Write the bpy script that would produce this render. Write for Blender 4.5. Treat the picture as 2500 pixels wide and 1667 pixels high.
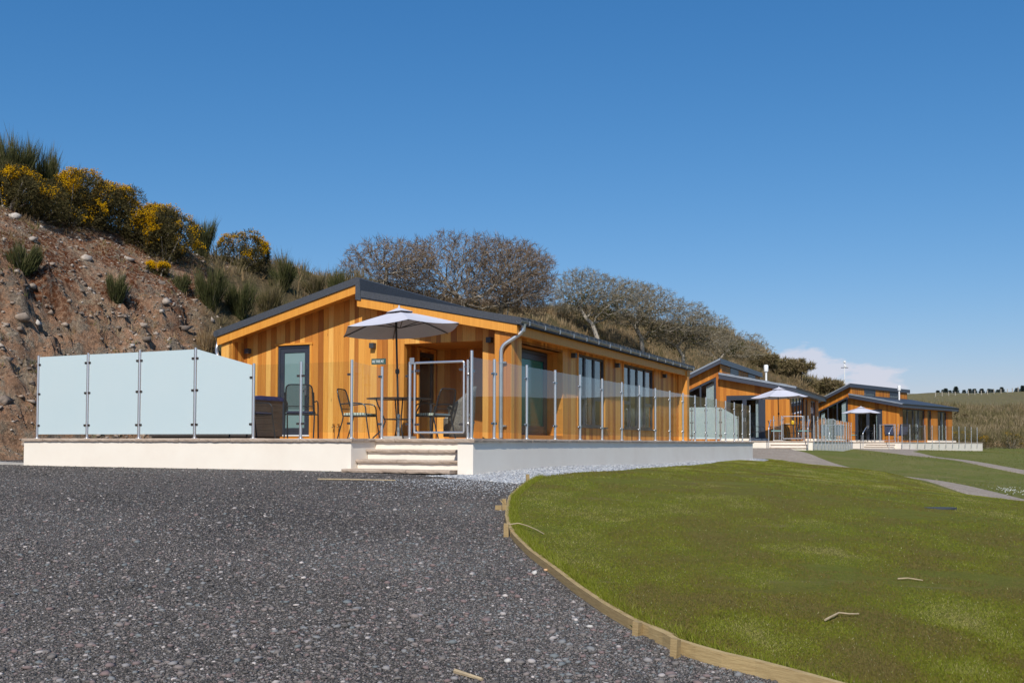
import bpy, bmesh, math, random
import numpy as np
from mathutils import Vector, Matrix
random.seed(7)
rng = np.random.default_rng(11)
R = math.radians
for o in list(bpy.data.objects):
    bpy.data.objects.remove(o)
scene = bpy.context.scene
COL = scene.collection
EYE = 1.5                      # camera height; the ground rises gently towards the cabins

# ------------------------------------------------------------------ camera
cam = bpy.data.cameras.new('camera')
cam.lens = 35.0
cam.sensor_width = 36
cam.shift_y = 0.0648
cam.clip_start = 0.05
cam.clip_end = 3000
camo = bpy.data.objects.new('camera', cam)
COL.objects.link(camo)
camo.matrix_world = Matrix.Translation((0, 0, EYE)) @ Matrix.Rotation(R(92.0), 4, 'X') @ Matrix.Rotation(0.0025, 4, 'Z')
scene.camera = camo
scene.render.resolution_x = 1024
scene.render.resolution_y = 682

# ------------------------------------------------------------------ light
SUN_EL = R(42)
SH = Vector((-0.1297, -0.9915, 0)).normalized()
SUN = Vector((SH.x*math.cos(SUN_EL), SH.y*math.cos(SUN_EL), math.sin(SUN_EL)))
sl = bpy.data.lights.new('sun', 'SUN')
sl.energy = 4.1
sl.angle = R(0.53)
sl.color = (1.0, 0.95, 0.87)
so = bpy.data.objects.new('sun', sl)
so.rotation_euler = (-SUN).to_track_quat('-Z', 'Y').to_euler()
so.location = (0, -20, 40)
COL.objects.link(so)

world = bpy.data.worlds.new('World')
scene.world = world
world.use_nodes = True
nt = world.node_tree
nt.nodes.clear()
def wn(t, **k):
    n = nt.nodes.new(t)
    for a, b in k.items(): setattr(n, a, b)
    return n
def wm(op, a, b=None, clamp=False):
    n = wn('ShaderNodeMath', operation=op, use_clamp=clamp)
    for i, x in enumerate((a, b)):
        if x is None: continue
        if isinstance(x, (int, float)): n.inputs[i].default_value = x
        else: nt.links.new(x, n.inputs[i])
    return n.outputs[0]
sky = wn('ShaderNodeTexSky', sky_type='NISHITA', sun_disc=False, sun_elevation=SUN_EL,
         sun_rotation=math.atan2(SUN.x, SUN.y), altitude=20, air_density=1.15, dust_density=0.35, ozone_density=2.6)
# deeper, more saturated blue than the raw model: one power curve per channel
ssp = wn('ShaderNodeSeparateColor'); nt.links.new(sky.outputs[0], ssp.inputs[0])
hs = wn('ShaderNodeCombineColor')
for i, (kk, gg) in enumerate(((.72, 1.42), (.655, .91), (.85, .74))):
    nt.links.new(wm('MULTIPLY', wm('POWER', wm('MULTIPLY', ssp.outputs[i], .1), gg), kk*10), hs.inputs[i])
tc = wn('ShaderNodeTexCoord')
sx = wn('ShaderNodeSeparateXYZ'); nt.links.new(tc.outputs['Generated'], sx.inputs[0])
az = wm('ARCTAN2', sx.outputs[0], sx.outputs[1])
el = sx.outputs[2]
cx = wn('ShaderNodeCombineXYZ')
nt.links.new(wm('MULTIPLY', az, 9.0), cx.inputs[0]); nt.links.new(wm('MULTIPLY', el, 26.0), cx.inputs[1])
cn = wn('ShaderNodeTexNoise'); cn.inputs['Scale'].default_value = 3.0; cn.inputs['Detail'].default_value = 7; cn.inputs['Roughness'].default_value = .55
nt.links.new(cx.outputs[0], cn.inputs['Vector'])
def bump1(x, c, w):            # 1 at c falling to 0 at c +- w
    return wm('SUBTRACT', 1.0, wm('DIVIDE', wm('ABSOLUTE', wm('SUBTRACT', x, c)), w), clamp=True)
cl = None
for (ca, wa, ce, we, g) in ((R(12.6), R(3.6), .072, .034, 1.15), (R(16.8), R(3.0), .070, .034, 1.45), (R(19.6), R(3.6), .052, .032, 1.3)):
    m = wm('MULTIPLY', wm('MULTIPLY', bump1(az, ca, wa), bump1(el, ce, we)), g)
    cl = m if cl is None else wm('MAXIMUM', cl, m)
dens = wm('SUBTRACT', wm('ADD', wm('MULTIPLY', cl, 1.15), wm('MULTIPLY', cn.outputs[0], 2.1)), 1.42)
dens = wm('MULTIPLY', wm('MULTIPLY', dens, 2.6, clamp=True), wm('MULTIPLY', cl, 4.0, clamp=True))
dens = wm('MULTIPLY', dens, .72)
mx = wn('ShaderNodeMix', data_type='RGBA')
nt.links.new(dens, mx.inputs[0]); nt.links.new(hs.outputs[0], mx.inputs[6])
mx.inputs[7].default_value = (6.6, 6.5, 7.3, 1)
bg = wn('ShaderNodeBackground'); bg.inputs[1].default_value = 0.10
nt.links.new(mx.outputs[2], bg.inputs[0])
wo = wn('ShaderNodeOutputWorld'); nt.links.new(bg.outputs[0], wo.inputs[0])
scene.view_settings.view_transform = 'Standard'
scene.view_settings.look = 'None'
scene.view_settings.gamma = 1
scene.view_settings.exposure = 0.1

# ------------------------------------------------------------------ terrain functions
CP = np.array([(0,0,-1.5),(-6,2,-1.4),(6,2,-1.5),(-4,8,-.97),(0,8,-.95),(.74,6,-1.08),(-12,8,-.95),(-20,10,-.8),
(-8.5,18,-.46),(-4,16.3,-.46),(-.6,14.9,-.49),(3.5,24,-.5),(8.4,34.6,-.52),(-14,20,-.42),(-10,26,-.4),(0,40,-.4),
(8,33,-.60),(8.85,25,-.716),(7.7,15,-.93),(4.5,10,-.95),(4,16,-.6),(4,20,-.55),(12,8,-1.5),(10.3,20,-1.24),(11,21.5,-1.27),(13,26,-1.22),(12.4,35,-.95),(9.4,38,-.55),
(11,40.5,-.36),(15,42,-.40),(22,62,-.33),(23.5,57.5,-.36),(30,58,-.6),(19.5,38,-1.05),(34,76,-.45),(20,50,-.6),(26,45,-1.1),(18,66,-.3),(8,55,-.3),
(60,80,-.7),(60,40,-2.2),(100,60,-2),(40,10,-3),(0,-30,-3.2),(-40,-20,-2.2),(60,-30,-5),(120,-20,-5),(-60,20,-.5),(-60,60,0),(20,90,0),(60,110,0)])
def _fit(C):
    n = len(C); d = np.hypot(C[:,None,0]-C[None,:,0], C[:,None,1]-C[None,:,1])
    K = np.where(d > 0, d**2*np.log(d+1e-9), 0)+np.eye(n)*.5
    P = np.c_[np.ones(n), C[:,:2]]
    return np.linalg.solve(np.block([[K, P], [P.T, np.zeros((3,3))]]), np.r_[C[:,2], 0, 0, 0])
_W = _fit(CP)
def G(X, Y):                   # height of the open ground
    X = np.asarray(X, float); Y = np.asarray(Y, float)
    X = np.clip(X, -70, 130); Y = np.clip(Y, -40, 120)
    r = _W[-3]+_W[-2]*X+_W[-1]*Y
    for (a, b, _), w in zip(CP, _W):
        d = np.hypot(X-a, Y-b); r = r+w*d**2*np.log(d+1e-9)
    return r+EYE
# foot of the hill: X, Y, crest height above the foot, width of the slope, steepness of its toe
FOOT = np.array([(-34,-30,9.2,10,1),(-20.5,3,9.4,9,1),(-16,12,9.4,8.5,1),(-12.3,20,8.6,8,1),(-8.2,27,7.5,8,1),(-3.4,35,7.3,8,1),(1.8,45,7.6,7.5,1),
(9,57,8.2,7.5,1),(14.0,66,9.3,9,1),(17,75,10.6,12,1),(23,84,11.6,16,1),(31,88,12.5,27,1.1),(42,90,12.2,75,1.2),(64,92,12.1,180,1.4),(110,80,13,150,1.4),(160,40,12,120,1.4),(200,-60,12,120,1.4)], float)
def _resample(P, step):
    out = []
    n = len(P)
    for i in range(n-1):
        p0, p1, p2, p3 = P[max(i-1,0)], P[i], P[i+1], P[min(i+2,n-1)]
        L = np.hypot(*(p2-p1)[:2]); k = max(int(L/step), 1)
        for j in range(k):
            t = j/k
            q = .5*((2*p1)+(-p0+p2)*t+(2*p0-5*p1+4*p2-p3)*t*t+(-p0+3*p1-3*p2+p3)*t**3)
            q[2:] = (1-t)*p1[2:]+t*p2[2:]
            out.append(q)
    out.append(P[-1])
    return np.array(out)
FL = _resample(FOOT, 2.0)
def _near(X, Y):               # signed distance to the foot line (positive up the hill) and its local H, W
    X = np.asarray(X, float).ravel(); Y = np.asarray(Y, float).ravel()
    best = np.full(X.shape, 1e9); sd = np.zeros_like(X); par = np.zeros((len(X), 3))
    for a, b in zip(FL[:-1], FL[1:]):
        ex, ey = b[0]-a[0], b[1]-a[1]; L2 = ex*ex+ey*ey
        t = np.clip(((X-a[0])*ex+(Y-a[1])*ey)/L2, 0, 1)
        dx = X-a[0]-t*ex; dy = Y-a[1]-t*ey; d = np.hypot(dx, dy)
        side = np.sign(ex*dy-ey*dx); side[side == 0] = 1
        m = d < best-1e-9
        best[m] = d[m]; sd[m] = (d*side)[m]
        par[m] = (a[2:]+(b[2:]-a[2:])*t[:,None])[m]
    return sd, par
def HZ(X, Y):                  # ground height with the hill on it
    shp = np.shape(X)
    sd, par = _near(X, Y)
    x = np.clip(sd/par[:,1], 0, 1)
    h = par[:,0]*(1-(1-x)**1.7)**par[:,2]
    h = h*np.minimum(1, .25+x*6)*(x > 0)+np.clip(sd-par[:,1], 0, 400)*.006
    g = G(X, Y).ravel()
    return (g+h).reshape(shp)
# numpy value noise
def _h(ix, iy, iz, seed):
    n = (ix*374761393+iy*668265263+iz*2147483647+seed*1274126177) & 0xffffffff
    n = ((n ^ (n >> 13))*1274126177) & 0xffffffff
    return ((n ^ (n >> 16)) & 0xffff)/65535.0
def vnoise(x, y, z, seed=0):
    x0 = np.floor(x).astype(np.int64); y0 = np.floor(y).astype(np.int64); z0 = np.floor(z).astype(np.int64)
    fx, fy, fz = x-x0, y-y0, z-z0
    fx = fx*fx*(3-2*fx); fy = fy*fy*(3-2*fy); fz = fz*fz*(3-2*fz)
    r = 0
    for i in (0, 1):
        for j in (0, 1):
            for k in (0, 1):
                w = (fx if i else 1-fx)*(fy if j else 1-fy)*(fz if k else 1-fz)
                r = r+w*_h(x0+i, y0+j, z0+k, seed)
    return r
def fbm(x, y, z=0.0, o=4, seed=0):
    x = np.asarray(x, float); y = np.asarray(y, float); z = np.zeros_like(x)+z
    r = 0; a = .5
    for i in range(o):
        r = r+a*vnoise(x*2**i, y*2**i, z*2**i, seed+i); a *= .5
    return r/(1-.5**o)
# ---- end of terrain functions

# ------------------------------------------------------------------ materials
MATS = {}
class NB:
    def __init__(s, name):
        m = bpy.data.materials.new(name); m.use_nodes = True
        s.m = m; s.t = m.node_tree; s.t.nodes.clear()
        s.out = s.n('ShaderNodeOutputMaterial')
        MATS[name] = m
    def n(s, t, **k):
        x = s.t.nodes.new(t)
        for a, b in k.items(): setattr(x, a, b)
        return x
    def set(s, sock, v):
        if hasattr(v, 'is_output') or isinstance(v, bpy.types.NodeSocket): s.t.links.new(v, sock)
        elif isinstance(v, (tuple, list)) and len(v) == 3 and sock.type == 'RGBA': sock.default_value = (*v, 1)
        else: sock.default_value = v
    def vec(s, scale=(1, 1, 1), kind='Object'):
        c = s.n('ShaderNodeTexCoord'); mp = s.n('ShaderNodeMapping'); mp.inputs['Scale'].default_value = scale
        s.t.links.new(c.outputs[kind], mp.inputs[0]); return mp.outputs[0]
    def noise(s, scale, detail=4, rough=.55, vec=None, out=0, dist=0):
        x = s.n('ShaderNodeTexNoise'); x.inputs['Scale'].default_value = scale; x.inputs['Detail'].default_value = detail
        x.inputs['Roughness'].default_value = rough; x.inputs['Distortion'].default_value = dist
        s.t.links.new(vec if vec else s.vec(), x.inputs['Vector']); return x.outputs[out]
    def voro(s, scale, feature='F1', vec=None, out='Distance', rnd=1):
        x = s.n('ShaderNodeTexVoronoi', feature=feature); x.inputs['Scale'].default_value = scale; x.inputs['Randomness'].default_value = rnd
        s.t.links.new(vec if vec else s.vec(), x.inputs['Vector']); return x.outputs[out]
    def attr(s, name='rnd', out='Fac'):
        a = s.n('ShaderNodeAttribute', attribute_name=name); return a.outputs[out]
    def ramp(s, fac, stops, interp='LINEAR'):
        r = s.n('ShaderNodeValToRGB'); r.color_ramp.interpolation = interp; e = r.color_ramp.elements
        while len(e) < len(stops): e.new(.5)
        for i, (p, c) in enumerate(stops):
            e[i].position = p; e[i].color = (*c, 1) if len(c) == 3 else c
        s.t.links.new(fac, r.inputs[0]); return r.outputs[0]
    def mix(s, f, a, b, mode='MIX'):
        x = s.n('ShaderNodeMix', data_type='RGBA', blend_type=mode)
        s.set(x.inputs[0], f); s.set(x.inputs[6], a); s.set(x.inputs[7], b); return x.outputs[2]
    def math(s, op, a, b=0, clamp=False):
        x = s.n('ShaderNodeMath', operation=op, use_clamp=clamp); s.set(x.inputs[0], a); s.set(x.inputs[1], b); return x.outputs[0]
    def rng(s, v, a, b, c, d):
        x = s.n('ShaderNodeMapRange'); s.set(x.inputs[0], v)
        for i, q in enumerate((a, b, c, d)): x.inputs[i+1].default_value = q
        return x.outputs[0]
    def bump(s, h, strength=.5, dist=.01, normal=None):
        x = s.n('ShaderNodeBump'); x.inputs['Strength'].default_value = strength; x.inputs['Distance'].default_value = dist
        s.t.links.new(h, x.inputs['Height'])
        if normal: s.t.links.new(normal, x.inputs['Normal'])
        return x.outputs[0]
    def pbr(s, col, rough=.6, metal=0, normal=None, spec=.5, **k):
        p = s.n('ShaderNodeBsdfPrincipled'); s.set(p.inputs['Base Color'], col); s.set(p.inputs['Roughness'], rough)
        s.set(p.inputs['Metallic'], metal); s.set(p.inputs['Specular IOR Level'], spec)
        if normal: s.t.links.new(normal, p.inputs['Normal'])
        for a, b in k.items(): s.set(p.inputs[a.replace('_', ' ')], b)
        s.t.links.new(p.outputs[0], s.out.inputs[0]); return p

def leafmat(name, stops, trans=.25):
    b = NB(name); col = b.ramp(b.attr(), stops)
    d = b.n('ShaderNodeBsdfDiffuse'); t = b.n('ShaderNodeBsdfTranslucent'); mx = b.n('ShaderNodeMixShader')
    b.set(d.inputs[0], col); b.set(t.inputs[0], col); mx.inputs[0].default_value = trans
    b.t.links.new(d.outputs[0], mx.inputs[1]); b.t.links.new(t.outputs[0], mx.inputs[2]); b.t.links.new(mx.outputs[0], b.out.inputs[0])
    return b.m

# cedar cladding: one colour per board (rnd), with long grain
def cedar(name, stops, gloss=.5):
    b = NB(name)
    base = b.ramp(b.attr(), stops)
    g = b.noise(3.0, 5, .6, b.vec((16, 16, .5)), dist=.4)
    g2 = b.noise(9.0, 3, .6, b.vec((22, 22, .35)))
    col = b.mix(b.rng(g, .35, .7, 0, .62), base, b.mix(1.0, base, (.72, .55, .42), 'MULTIPLY'))
    col = b.mix(b.rng(g2, .45, .75, 0, .35), col, b.mix(1.0, col, (1.22, 1.2, 1.1), 'MULTIPLY'))
    kn = b.voro(1.0, vec=b.vec((5.5, 5.5, 1.1)))
    col = b.mix(b.rng(kn, .025, .06, .75, 0), col, (.12, .035, .01))
    b.pbr(col, gloss, normal=b.bump(g2, .15, .004), spec=.35)
    return b.m
cedar('cedar', [(0, (.36, .125, .022)), (.25, (.58, .235, .040)), (.6, (.74, .355, .068)), (.85, (.82, .46, .120)), (1, (.52, .19, .030))])
cedar('fascia_wood', [(0, (.68, .29, .042)), (1, (.76, .35, .060))])
cedar('larch', [(0, (.38, .125, .016)), (.5, (.52, .195, .024)), (1, (.62, .25, .036))], .6)

def simple(name, col, rough=.6, metal=0, nscale=0, namt=.15, bump=0, bscale=60, **k):
    b = NB(name)
    c = col
    if nscale:
        c = b.mix(b.rng(b.noise(nscale, 5), .3, .7, 0, 1), tuple(x*(1-namt) for x in col), tuple(min(1, x*(1+namt)) for x in col))
    nrm = b.bump(b.noise(bscale, 3), bump, .01) if bump else None
    b.pbr(c, rough, metal, nrm, **k)
    return b.m
simple('membrane', (.050, .056, .068), .75, nscale=30, namt=.25, bump=.3, bscale=90)
simple('tile', (.045, .050, .058), .55, nscale=3, namt=.2)
simple('zinc', (.30, .33, .37), .45, .35, nscale=1.2, namt=.12)
simple('grey_trim', (.050, .056, .075), .4)
simple('frame_dark', (.036, .043, .060), .38)
simple('light_box', (.045, .050, .055), .45)
simple('galv', (.52, .54, .56), .35, .75, nscale=6, namt=.12)
simple('gutter_metal', (.33, .33, .33), .4, .7, nscale=2, namt=.15)
simple('steel', (.78, .78, .78), .36, .9)
simple('clamp_metal', (.30, .31, .33), .25, 1.0)
simple('black_metal', (.018, .019, .022), .42)
simple('dark_metal', (.030, .032, .036), .4, .3)
simple('white_trim', (.78, .78, .76), .5)
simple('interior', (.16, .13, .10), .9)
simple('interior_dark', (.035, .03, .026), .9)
simple('inner_white', (.62, .60, .56), .9)
simple('tub_side', (.060, .055, .052), .6, nscale=5)
simple('blue_fabric', (.02, .035, .14), .8, nscale=9, namt=.5)
simple('navy_fabric', (.03, .035, .07), .85, nscale=9, namt=.3)
simple('teal_fabric', (.18, .38, .36), .85, nscale=9, namt=.3)
simple('parasol_cloth', (.56, .55, .60), .85, nscale=2.5, namt=.05)
simple('rattan', (.16, .145, .125), .8, nscale=40, namt=.5, bump=.8, bscale=60)
simple('sign_green', (.045, .10, .085), .5)
simple('sign_white', (.85, .85, .82), .5)
simple('brass', (.55, .38, .16), .3, 1.0)
simple('yellow_juice', (.85, .50, .02), .3)
simple('food_tan', (.65, .40, .22), .7)
simple('red_plastic', (.55, .05, .04), .5)
simple('concrete', (.42, .39, .35), .9, nscale=4, namt=.12, bump=.3)
simple('white_paint', (.82, .82, .80), .45)
simple('post_wood', (.38, .34, .28), .9, nscale=8)
simple('stone_pale', (.50, .47, .43), .85, nscale=20, namt=.2, bump=.4, bscale=30)
simple('stick_wood', (.40, .31, .19), .85, nscale=20, namt=.2)

b = NB('render')                                       # cream render of the terrace walls
n1 = b.noise(1.3, 6, .6); n2 = b.noise(70, 3)
c = b.mix(b.rng(n1, .3, .72, 0, 1), (.80, .72, .615), (.86, .795, .69))
b.pbr(c, .85, normal=b.bump(n2, .25, .006), spec=.25)
b = NB('sandstone')                                    # coping, treads and paving
n1 = b.noise(2.2, 6, .65); n2 = b.noise(26, 5, .7)
c = b.mix(b.rng(n1, .3, .7, 0, 1), (.36, .275, .21), (.52, .42, .335))
c = b.mix(b.rng(n2, .45, .7, 0, .4), c, (.28, .22, .175))
b.pbr(c, .9, normal=b.bump(n2, .4, .012), spec=.2)
b = NB('cushion_stripe')
w = b.n('ShaderNodeTexWave'); w.inputs['Scale'].default_value = 6; w.inputs['Distortion'].default_value = 1.5
b.t.links.new(b.vec(), w.inputs[0])
c = b.ramp(w.outputs['Fac'], [(0, (.55, .60, .52)), (.45, (.62, .64, .58)), (.5, (.13, .19, .08)), (.7, (.30, .36, .20)), (.75, (.6, .62, .55)), (1, (.10, .12, .10))])
b.pbr(c, .85)
# clear glass: fresnel mix of tinted transparency and mirror reflection
def glass(name, tint, ior=1.5, rough=0.0, boost=1.0):
    b = NB(name)
    t = b.n('ShaderNodeBsdfTransparent'); t.inputs[0].default_value = (*tint, 1)
    g = b.n('ShaderNodeBsdfGlossy'); g.inputs['Roughness'].default_value = rough; g.inputs[0].default_value = (1, 1, 1, 1)
    f = b.n('ShaderNodeFresnel'); f.inputs[0].default_value = ior
    mx = b.n('ShaderNodeMixShader')
    ge = b.n('ShaderNodeNewGeometry'); b.t.links.new(b.math('MULTIPLY', b.math('MULTIPLY', f.outputs[0], boost, True), b.math('SUBTRACT', 1, ge.outputs['Backfacing'])), mx.inputs[0]); b.t.links.new(t.outputs[0], mx.inputs[1]); b.t.links.new(g.outputs[0], mx.inputs[2])
    b.t.links.new(mx.outputs[0], b.out.inputs[0])
    return b.m
glass('rail_glass', (.93, .955, .945), 1.5, boost=1.25)
glass('window_glass', (.80, .84, .84), 1.5, boost=1.6)
b = NB('frosted_glass')
c = b.mix(b.rng(b.noise(.7, 2), .3, .7, 0, 1), (.66, .785, .815), (.69, .80, .82))
p = b.n('ShaderNodeBsdfDiffuse'); b.set(p.inputs[0], c)
tr = b.n('ShaderNodeBsdfTranslucent'); b.set(tr.inputs[0], (.55, .72, .70))
gl = b.n('ShaderNodeBsdfGlossy'); gl.inputs['Roughness'].default_value = .35
m1 = b.n('ShaderNodeMixShader'); m1.inputs[0].default_value = .25
b.t.links.new(p.outputs[0], m1.inputs[1]); b.t.links.new(tr.outputs[0], m1.inputs[2])
m2 = b.n('ShaderNodeMixShader'); m2.inputs[0].default_value = .06
b.t.links.new(m1.outputs[0], m2.inputs[1]); b.t.links.new(gl.outputs[0], m2.inputs[2]); b.t.links.new(m2.outputs[0], b.out.inputs[0])
b = NB('frosted_door'); b.pbr((.20, .30, .30), .28, spec=.6)
b = NB('teal_glass'); b.pbr((.008, .15, .12), .12, spec=.35)
b = NB('curtain')
w = b.n('ShaderNodeTexWave', wave_type='BANDS', bands_direction='Y'); w.inputs['Scale'].default_value = 4; b.t.links.new(b.vec(), w.inputs[0])
b.pbr(b.mix(b.rng(w.outputs['Fac'], 0, 1, 0, 1), (.62, .66, .68), (.80, .82, .82)), .9)
b = NB('sling'); 
t = b.n('ShaderNodeBsdfTransparent'); d = b.n('ShaderNodeBsdfDiffuse'); d.inputs[0].default_value = (.03, .032, .034, 1); mx = b.n('ShaderNodeMixShader')
mx.inputs[0].default_value = .55
b.t.links.new(t.outputs[0], mx.inputs[1]); b.t.links.new(d.outputs[0], mx.inputs[2]); b.t.links.new(mx.outputs[0], b.out.inputs[0])

# driveway gravel
b = NB('gravel')
v = b.vec()
vc = b.voro(55, out='Color', vec=v); vd = b.voro(55, vec=v)
sp = b.n('ShaderNodeSeparateColor'); b.t.links.new(vc, sp.inputs[0])
c = b.ramp(sp.outputs[0], [(0, (.022, .022, .024)), (.4, (.085, .075, .067)), (.72, (.155, .137, .122)), (.86, (.18, .13, .12)), (.95, (.20, .19, .19)), (1, (.36, .33, .31))])
v2 = b.voro(26, out='Color', vec=v); sp2 = b.n('ShaderNodeSeparateColor'); b.t.links.new(v2, sp2.inputs[0])
c2 = b.ramp(sp2.outputs[1], [(0, (.035, .035, .037)), (.7, (.095, .09, .09)), (.93, (.15, .12, .115)), (1, (.30, .27, .25))])
c = b.mix(.4, c, c2)
big = b.noise(.45, 5, .6, v)
c = b.mix(b.rng(big, .38, .66, 0, .55), c, (.19, .172, .155))
c = b.mix(b.rng(b.noise(1.7, 4, .6, v), .5, .7, 0, .35), c, (.052, .050, .052))
h = b.math('SUBTRACT', 1, b.math('MULTIPLY', vd, 28, True))
b.pbr(c, .85, normal=b.bump(b.math('ADD', vd, b.math('MULTIPLY', b.voro(120, vec=v), .5)), 1.0, .03), spec=.3)
b = NB('gravel_stone')
c = b.ramp(b.attr(), [(0, (.042, .038, .034)), (.4, (.118, .105, .095)), (.72, (.215, .19, .172)), (.82, (.19, .135, .125)), (.90, (.15, .165, .165)), (.975, (.27, .245, .235)), (1, (.52, .46, .42))])
b.pbr(c, .8, spec=.35)
b = NB('slate_chips')
v = b.vec((1, 1, 1)); vc = b.voro(38, out='Color', vec=v); sp = b.n('ShaderNodeSeparateColor'); b.t.links.new(vc, sp.inputs[0])
c = b.ramp(sp.outputs[0], [(0, (.18, .185, .20)), (.5, (.36, .365, .375)), (.8, (.45, .47, .48)), (1, (.62, .60, .57))])
b.pbr(c, .75, normal=b.bump(b.voro(38, vec=v), 1.0, .03), spec=.4)
b = NB('slate_chip')
b.pbr(b.ramp(b.attr(), [(0, (.15, .155, .17)), (.5, (.38, .385, .40)), (.8, (.50, .52, .53)), (1, (.68, .65, .61))]), .6, spec=.5)
b = NB('path_gravel')
v = b.vec(); n1 = b.noise(1.5, 6, .7, v); vc = b.voro(25, out='Color', vec=v); sp = b.n('ShaderNodeSeparateColor'); b.t.links.new(vc, sp.inputs[0])
c = b.mix(b.rng(n1, .35, .65, 0, 1), (.33, .26, .19), (.44, .35, .26)); c = b.mix(.35, c, b.ramp(sp.outputs[0], [(0, (.08, .075, .075)), (.8, (.28, .26, .25)), (1, (.5, .46, .42))]))
b.pbr(c, .9, normal=b.bump(b.voro(25, vec=v), .8, .03), spec=.2)
# turf soil colour under the blades; lawn2 = farther greener lawn
def turf(name, a, bb, dead, amt):
    b = NB(name); v = b.vec()
    n1 = b.noise(.8, 7, .68, b.vec((.7, 1.0, 1))); n2 = b.noise(7, 6, .7, v); n3 = b.noise(60, 4, .7, v); n4 = b.noise(.9, 5, .7, b.vec((.8, 1.6, 1)), dist=.5)
    c = b.mix(b.rng(n1, .36, .64, 0, 1), a, bb)
    c = b.mix(b.rng(n2, .4, .68, 0, .5), c, tuple(x*.55 for x in a))
    c = b.mix(b.rng(n3, .45, .7, 0, .5), c, tuple(x*1.7 for x in bb))
    c = b.mix(b.rng(n4, .60, .72, 0, amt), c, dead)
    b.pbr(c, .95, normal=b.bump(b.math('ADD', n3, b.math('MULTIPLY', n2, .6)), .8, .05), spec=.1)
turf('turf', (.155, .185, .022), (.175, .145, .034), (.30, .22, .12), .55)
turf('turf_far', (.115, .150, .024), (.20, .18, .060), (.28, .23, .10), .7)
b = NB('hill_ground')
v = b.vec(); z = b.attr('rock')
n1 = b.noise(.35, 6, .65, v); n2 = b.noise(2.2, 7, .7, v); n3 = b.noise(11, 6, .75, v); n4 = b.noise(.9, 5, .6, v)
soil = b.mix(b.rng(n2, .35, .65, 0, 1), (.50, .275, .16), (.62, .41, .265))
soil = b.mix(b.rng(n3, .5, .7, 0, .55), soil, (.50, .40, .31)); soil = b.mix(b.rng(b.noise(5, 4, .7, v), .5, .62, 0, .6), soil, (.13, .085, .055))
rock = b.mix(b.rng(n3, .38, .62, 0, 1), (.20, .165, .13), (.66, .53, .385))
rock = b.mix(b.rng(n4, .45, .6, 0, .8), rock, (.50, .355, .225)); rock = b.mix(b.math('MULTIPLY', b.attr('cell'), .75), rock, b.mix(b.rng(n3, .35, .65, 0, 1), (.11, .095, .08), (.30, .255, .21)))
rk = b.mix(b.rng(n2, .48, .56, 0, 1), soil, rock)
moss = b.math('MULTIPLY', b.rng(b.noise(.6, 7, .72, v), .42, .52, 0, 1), b.rng(b.noise(9, 4, .7, v), .38, .56, 0, 1))
rk = b.mix(b.math('MULTIPLY', moss, b.attr('moss')), rk, (.17, .055, .020))
veg = b.mix(b.rng(n1, .35, .65, 0, 1), (.155, .125, .062), (.25, .175, .10))
veg = b.mix(b.rng(n3, .42, .62, 0, .7), veg, (.095, .085, .038))
veg = b.mix(b.rng(n4, .52, .62, 0, .4), veg, (.105, .115, .04))
grn = b.mix(b.rng(n2, .35, .65, 0, 1), (.17, .16, .06), (.27, .215, .115))
grn = b.mix(b.rng(n4, .52, .6, 0, .7), grn, (.20, .16, .095))
veg = b.mix(b.attr('field'), veg, grn)
c = b.mix(z, veg, rk)
c = b.mix(b.math('MULTIPLY', b.attr('vegtop'), b.rng(n3, .4, .6, .3, 1)), c, (.12, .115, .045))
hh = b.math('ADD', n3, b.math('MULTIPLY', n2, 1.5))
b.pbr(c, .95, normal=b.bump(b.noise(28, 4, .7, v), .5, .03, b.bump(hh, 1.0, .22)), spec=.1)
b = NB('rubble_stone')
b.pbr(b.mix(b.rng(b.noise(6, 5, .7), .35, .65, 0, .6), b.ramp(b.attr(), [(0, (.18, .14, .11)), (.4, (.36, .27, .20)), (.75, (.50, .41, .33)), (1, (.66, .60, .53))]), (.10, .09, .085)), .85, spec=.25)
# pale treated edging timber
b = NB('edging_wood')
g = b.noise(3, 5, .6, b.vec((3, 3, 30)), dist=.6)
c = b.mix(b.rng(g, .3, .7, 0, 1), (.36, .25, .115), (.50, .37, .18))
c = b.mix(b.attr(), c, b.mix(1.0, c, (.62, .60, .62), 'MULTIPLY'))
b.pbr(c, .8, normal=b.bump(g, .3, .01), spec=.2)
leafmat('gorse_leaf', [(0, (.045, .040, .018)), (.4, (.088, .076, .030)), (.8, (.135, .110, .048)), (1, (.17, .125, .06))])
leafmat('gorse_flower', [(0, (.62, .33, .006)), (.6, (.78, .45, .008)), (1, (.85, .56, .02))], .3)
leafmat('broom_stem', [(0, (.060, .066, .026)), (.5, (.105, .108, .042)), (.8, (.165, .145, .075)), (1, (.24, .19, .12))])
leafmat('scrub_stem', [(0, (.095, .085, .036)), (.4, (.175, .14, .070)), (.75, (.27, .205, .12)), (1, (.38, .30, .19))])
leafmat('far_scrub_stem', [(0, (.14, .125, .050)), (.4, (.23, .185, .090)), (.75, (.33, .25, .145)), (1, (.44, .35, .22))])
leafmat('twig_olive', [(0, (.10, .085, .048)), (.5, (.20, .165, .105)), (1, (.34, .29, .20))], .05)
leafmat('dry_grass', [(0, (.22, .145, .075)), (.5, (.34, .235, .125)), (1, (.48, .36, .215))])
leafmat('green_grass', [(0, (.095, .125, .022)), (.5, (.175, .175, .045)), (1, (.29, .25, .12))])
leafmat('lawn_blade', [(0, (.21, .16, .060)), (.2, (.21, .175, .034)), (.55, (.200, .240, .020)), (.82, (.27, .29, .040)), (.93, (.36, .32, .11)), (1, (.52, .48, .27))], .3)
leafmat('ivy_leaf', [(0, (.030, .036, .012)), (.6, (.065, .070, .022)), (1, (.125, .115, .04))], .15)
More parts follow.
